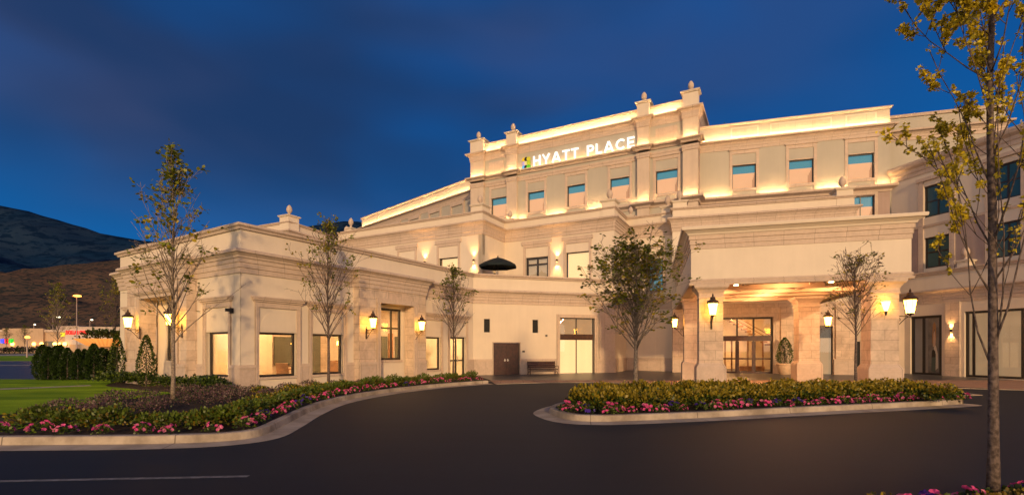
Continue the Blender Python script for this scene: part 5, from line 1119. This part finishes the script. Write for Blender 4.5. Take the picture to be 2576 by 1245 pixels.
def lamp_post(px, Y, ytop, label, mat, arm=1.2, r=.35, sgn=1):
    zt_ = pz_(ytop, Y); t = thing('street_lamp', label, 'street lamp', (px_(px, Y), Y, gz(Y)), 'street lamps beyond the lawn'); hgt = zt_ - gz(Y); m = MB(); m.tube([(0, 0, 0), (0, 0, hgt)], [.11, .06], 8); m.build('pole', 'mauve', t); m = MB(); m.box((sgn * arm / 2, 0, hgt + .05), (arm, .12, .08)); m.build('arm', 'mauve', t); m = MB(); m.lathe((sgn * arm, 0, hgt - .28), [(r * .5, -.05), (r, .05), (r * .9, .22), (r * .3, .32)], 10); m.build('head', mat, t)
lamp_post(193, 90, 742, 'tall street lamp with a brilliant orange head in front of the hill', 'streetlamp', .1, .62)
lamp_post(133, 140, 796, 'parking lamp with a small white head above the shops, left of the orange lamp', 'whitelamp', 1.6, .45); lamp_post(85, 150, 815, 'pale parking lamp above the beige shop roof', 'whitelamp', .3, .25); lamp_post(226, 150, 803, 'parking lamp above the white shop, beside its name', 'whitelamp', .6, .3)
lamp_post(68, 70, 845, 'short lamp post with an orange globe on the far pavement', 'streetlamp', .05, .3)
bw_ = thing('planter_bowl', 'wide shallow glowing bowl with shrubs on top, beyond the arborvitae', 'planter bowl', (px_(268, 36.5), 36.5, 0)); M['bowl'] = curtain('glowing_bowl', (1.0, .34, .07), .75, 1.5, .7)
m = MB(); zb_ = pz_(872, 36.5); zt2 = pz_(853, 36.5); m.lathe((0, 0, 0), [(.7, zb_), (1.1, zb_ + .06), (1.86, zt2), (1.76, zt2 + .02)], 20); m.build('bowl', 'bowl', bw_, smooth=True); m = MB(); m.lathe((0, 0, 0), [(.5, 0), (.35, .3), (.4, zb_)], 12); m.build('pedestal', 'trim', bw_)
sb_ = shrub('shrub', 'spreading shrub growing in the glowing bowl', 'shrub', None, 700, 1.7, .75, 700, .2, ['conif2', 'conif', 'box2']); sb_.location = (px_(268, 36.5), 36.5, zt2 - .15)
# far young trees, copies of the nearer ones
for src, px, Y, s, lb in ((T1, 145, 48, 1.02, 'dim thin tree standing left of the orange street lamp'), (T2, 290, 44, 1.15, 'dim bare tree rising over the glowing bowl'), (T3, 16, 92, .78, 'dim tree in front of the coloured shop sign'), (T3, 62, 90, .86, 'dim tree beside the short orange lamp post')):
    o = dup(src, (px_(px, Y), Y, gz(Y)), RG.uniform(0, 6), s, lb); o['group'] = 'far trees across the lawn'
ds = [shrub('shrub', 'dark low shrub on the shop pavement across the street', 'shrub', 'shrubs before the shops', 710 + i, 1.2, 1.0, 260, .28, ['conif2', 'barb', 'box2']) for i in range(2)]
scatter(ds, [(px_(x_, 92), 92 + RG.uniform(-2, 2)) for x_ in (2, 18, 38, 52, 84, 98, 120)], gz(92))
# mountains
def interp(tab, x):
    if x <= tab[0][0]: return tab[0][1]
    for (a, b), (c, e) in zip(tab, tab[1:]):
        if x <= c: t = (x - a) / (c - a); t = t * t * (3 - 2 * t) * .35 + t * .65; return b + (e - b) * t
    return tab[-1][1]
def hill(name, Yr, depth, tab, mat, nx, ny, rough, x0, x1, near):
    m = MB(); vs = []; fs = []
    for j in range(ny + 1):
        f = j / ny; Y = near + (Yr - near) * f if f <= 1 else Yr
        for i in range(nx + 1):
            px = x0 + (x1 - x0) * i / nx; X = px_(px, Yr); H_ = pz_(interp(tab, px), Yr); q = Vector((X / (Yr * .16), Y / (Yr * .16), 2.7)); nn = noise.fractal(q, 0.9, 2.1, 6); nr = abs(noise.noise(q * 2.3))
            e = f ** 1.25; z = H_ * e + H_ * rough * (nn * .8 - nr * .5) * math.sin(math.pi * f) ** .8 + H_ * .012 * nn; vs.append((X, Y, z))
    for i in range(nx + 1): px = x0 + (x1 - x0) * i / nx; vs.append((px_(px, Yr), Yr + depth, -20))
    for j in range(ny + 1):
        for i in range(nx): a = j * (nx + 1) + i; fs.append((a, a + 1, a + nx + 2, a + nx + 1))
    m.add(vs, fs); return tag(m.build(name, mat, None, smooth=True, uv=False), kind='structure')
def hill_mat(name, c1, c2, c3, sc, patch):
    m, t, b = base_mat(name); setp(b, c1, 1.0, 0.0); p = objv(t); mp = t.new('ShaderNodeMapping'); t.l.new(p, mp.inputs[0]); mp.inputs['Scale'].default_value = (1, .6, 2.2)
    n1 = t.noise(mp.outputs[0], sc, 6, .62, .6); n2 = t.noise(mp.outputs[0], sc * 7, 5, .65, .4); c = t.mix(t.rng(n1, .38, .62), c1, c2); c = t.mix(t.math('MULTIPLY', t.rng(n2, patch, patch + .07), .9), c, c3); t.l.new(c, b.inputs['Base Color']); return m
M['farhill'] = hill_mat('far_mountain', (.006, .023, .058), (.017, .036, .068), (.004, .015, .040), .0022, .50); M['nearhill'] = hill_mat('near_hill', (.13, .080, .052), (.075, .056, .044), (.020, .030, .030), .02, .50)  # blue dusk light on the far mountain put into its colours
hill('far_mountain', 3400, 2500, [(-1800, 470), (-500, 500), (-150, 508), (0, 517), (60, 528), (130, 550), (200, 569), (260, 588), (320, 598), (375, 607), (520, 612), (700, 580), (820, 562), (880, 556), (920, 560), (1100, 640), (1600, 720), (3600, 760)], 'farhill', 150, 44, .26, -1800, 3600, 1300)
hill('near_hill', 1150, 500, [(-1500, 790), (-300, 770), (0, 722), (48, 702), (121, 682), (194, 670), (242, 658), (300, 652), (420, 646), (560, 660), (800, 740), (1100, 850), (1300, 878)], 'nearhill', 150, 36, .16, -1500, 1300, 330)
for o in list(bpy.data.objects):
    if 'static' in o: del o['static']
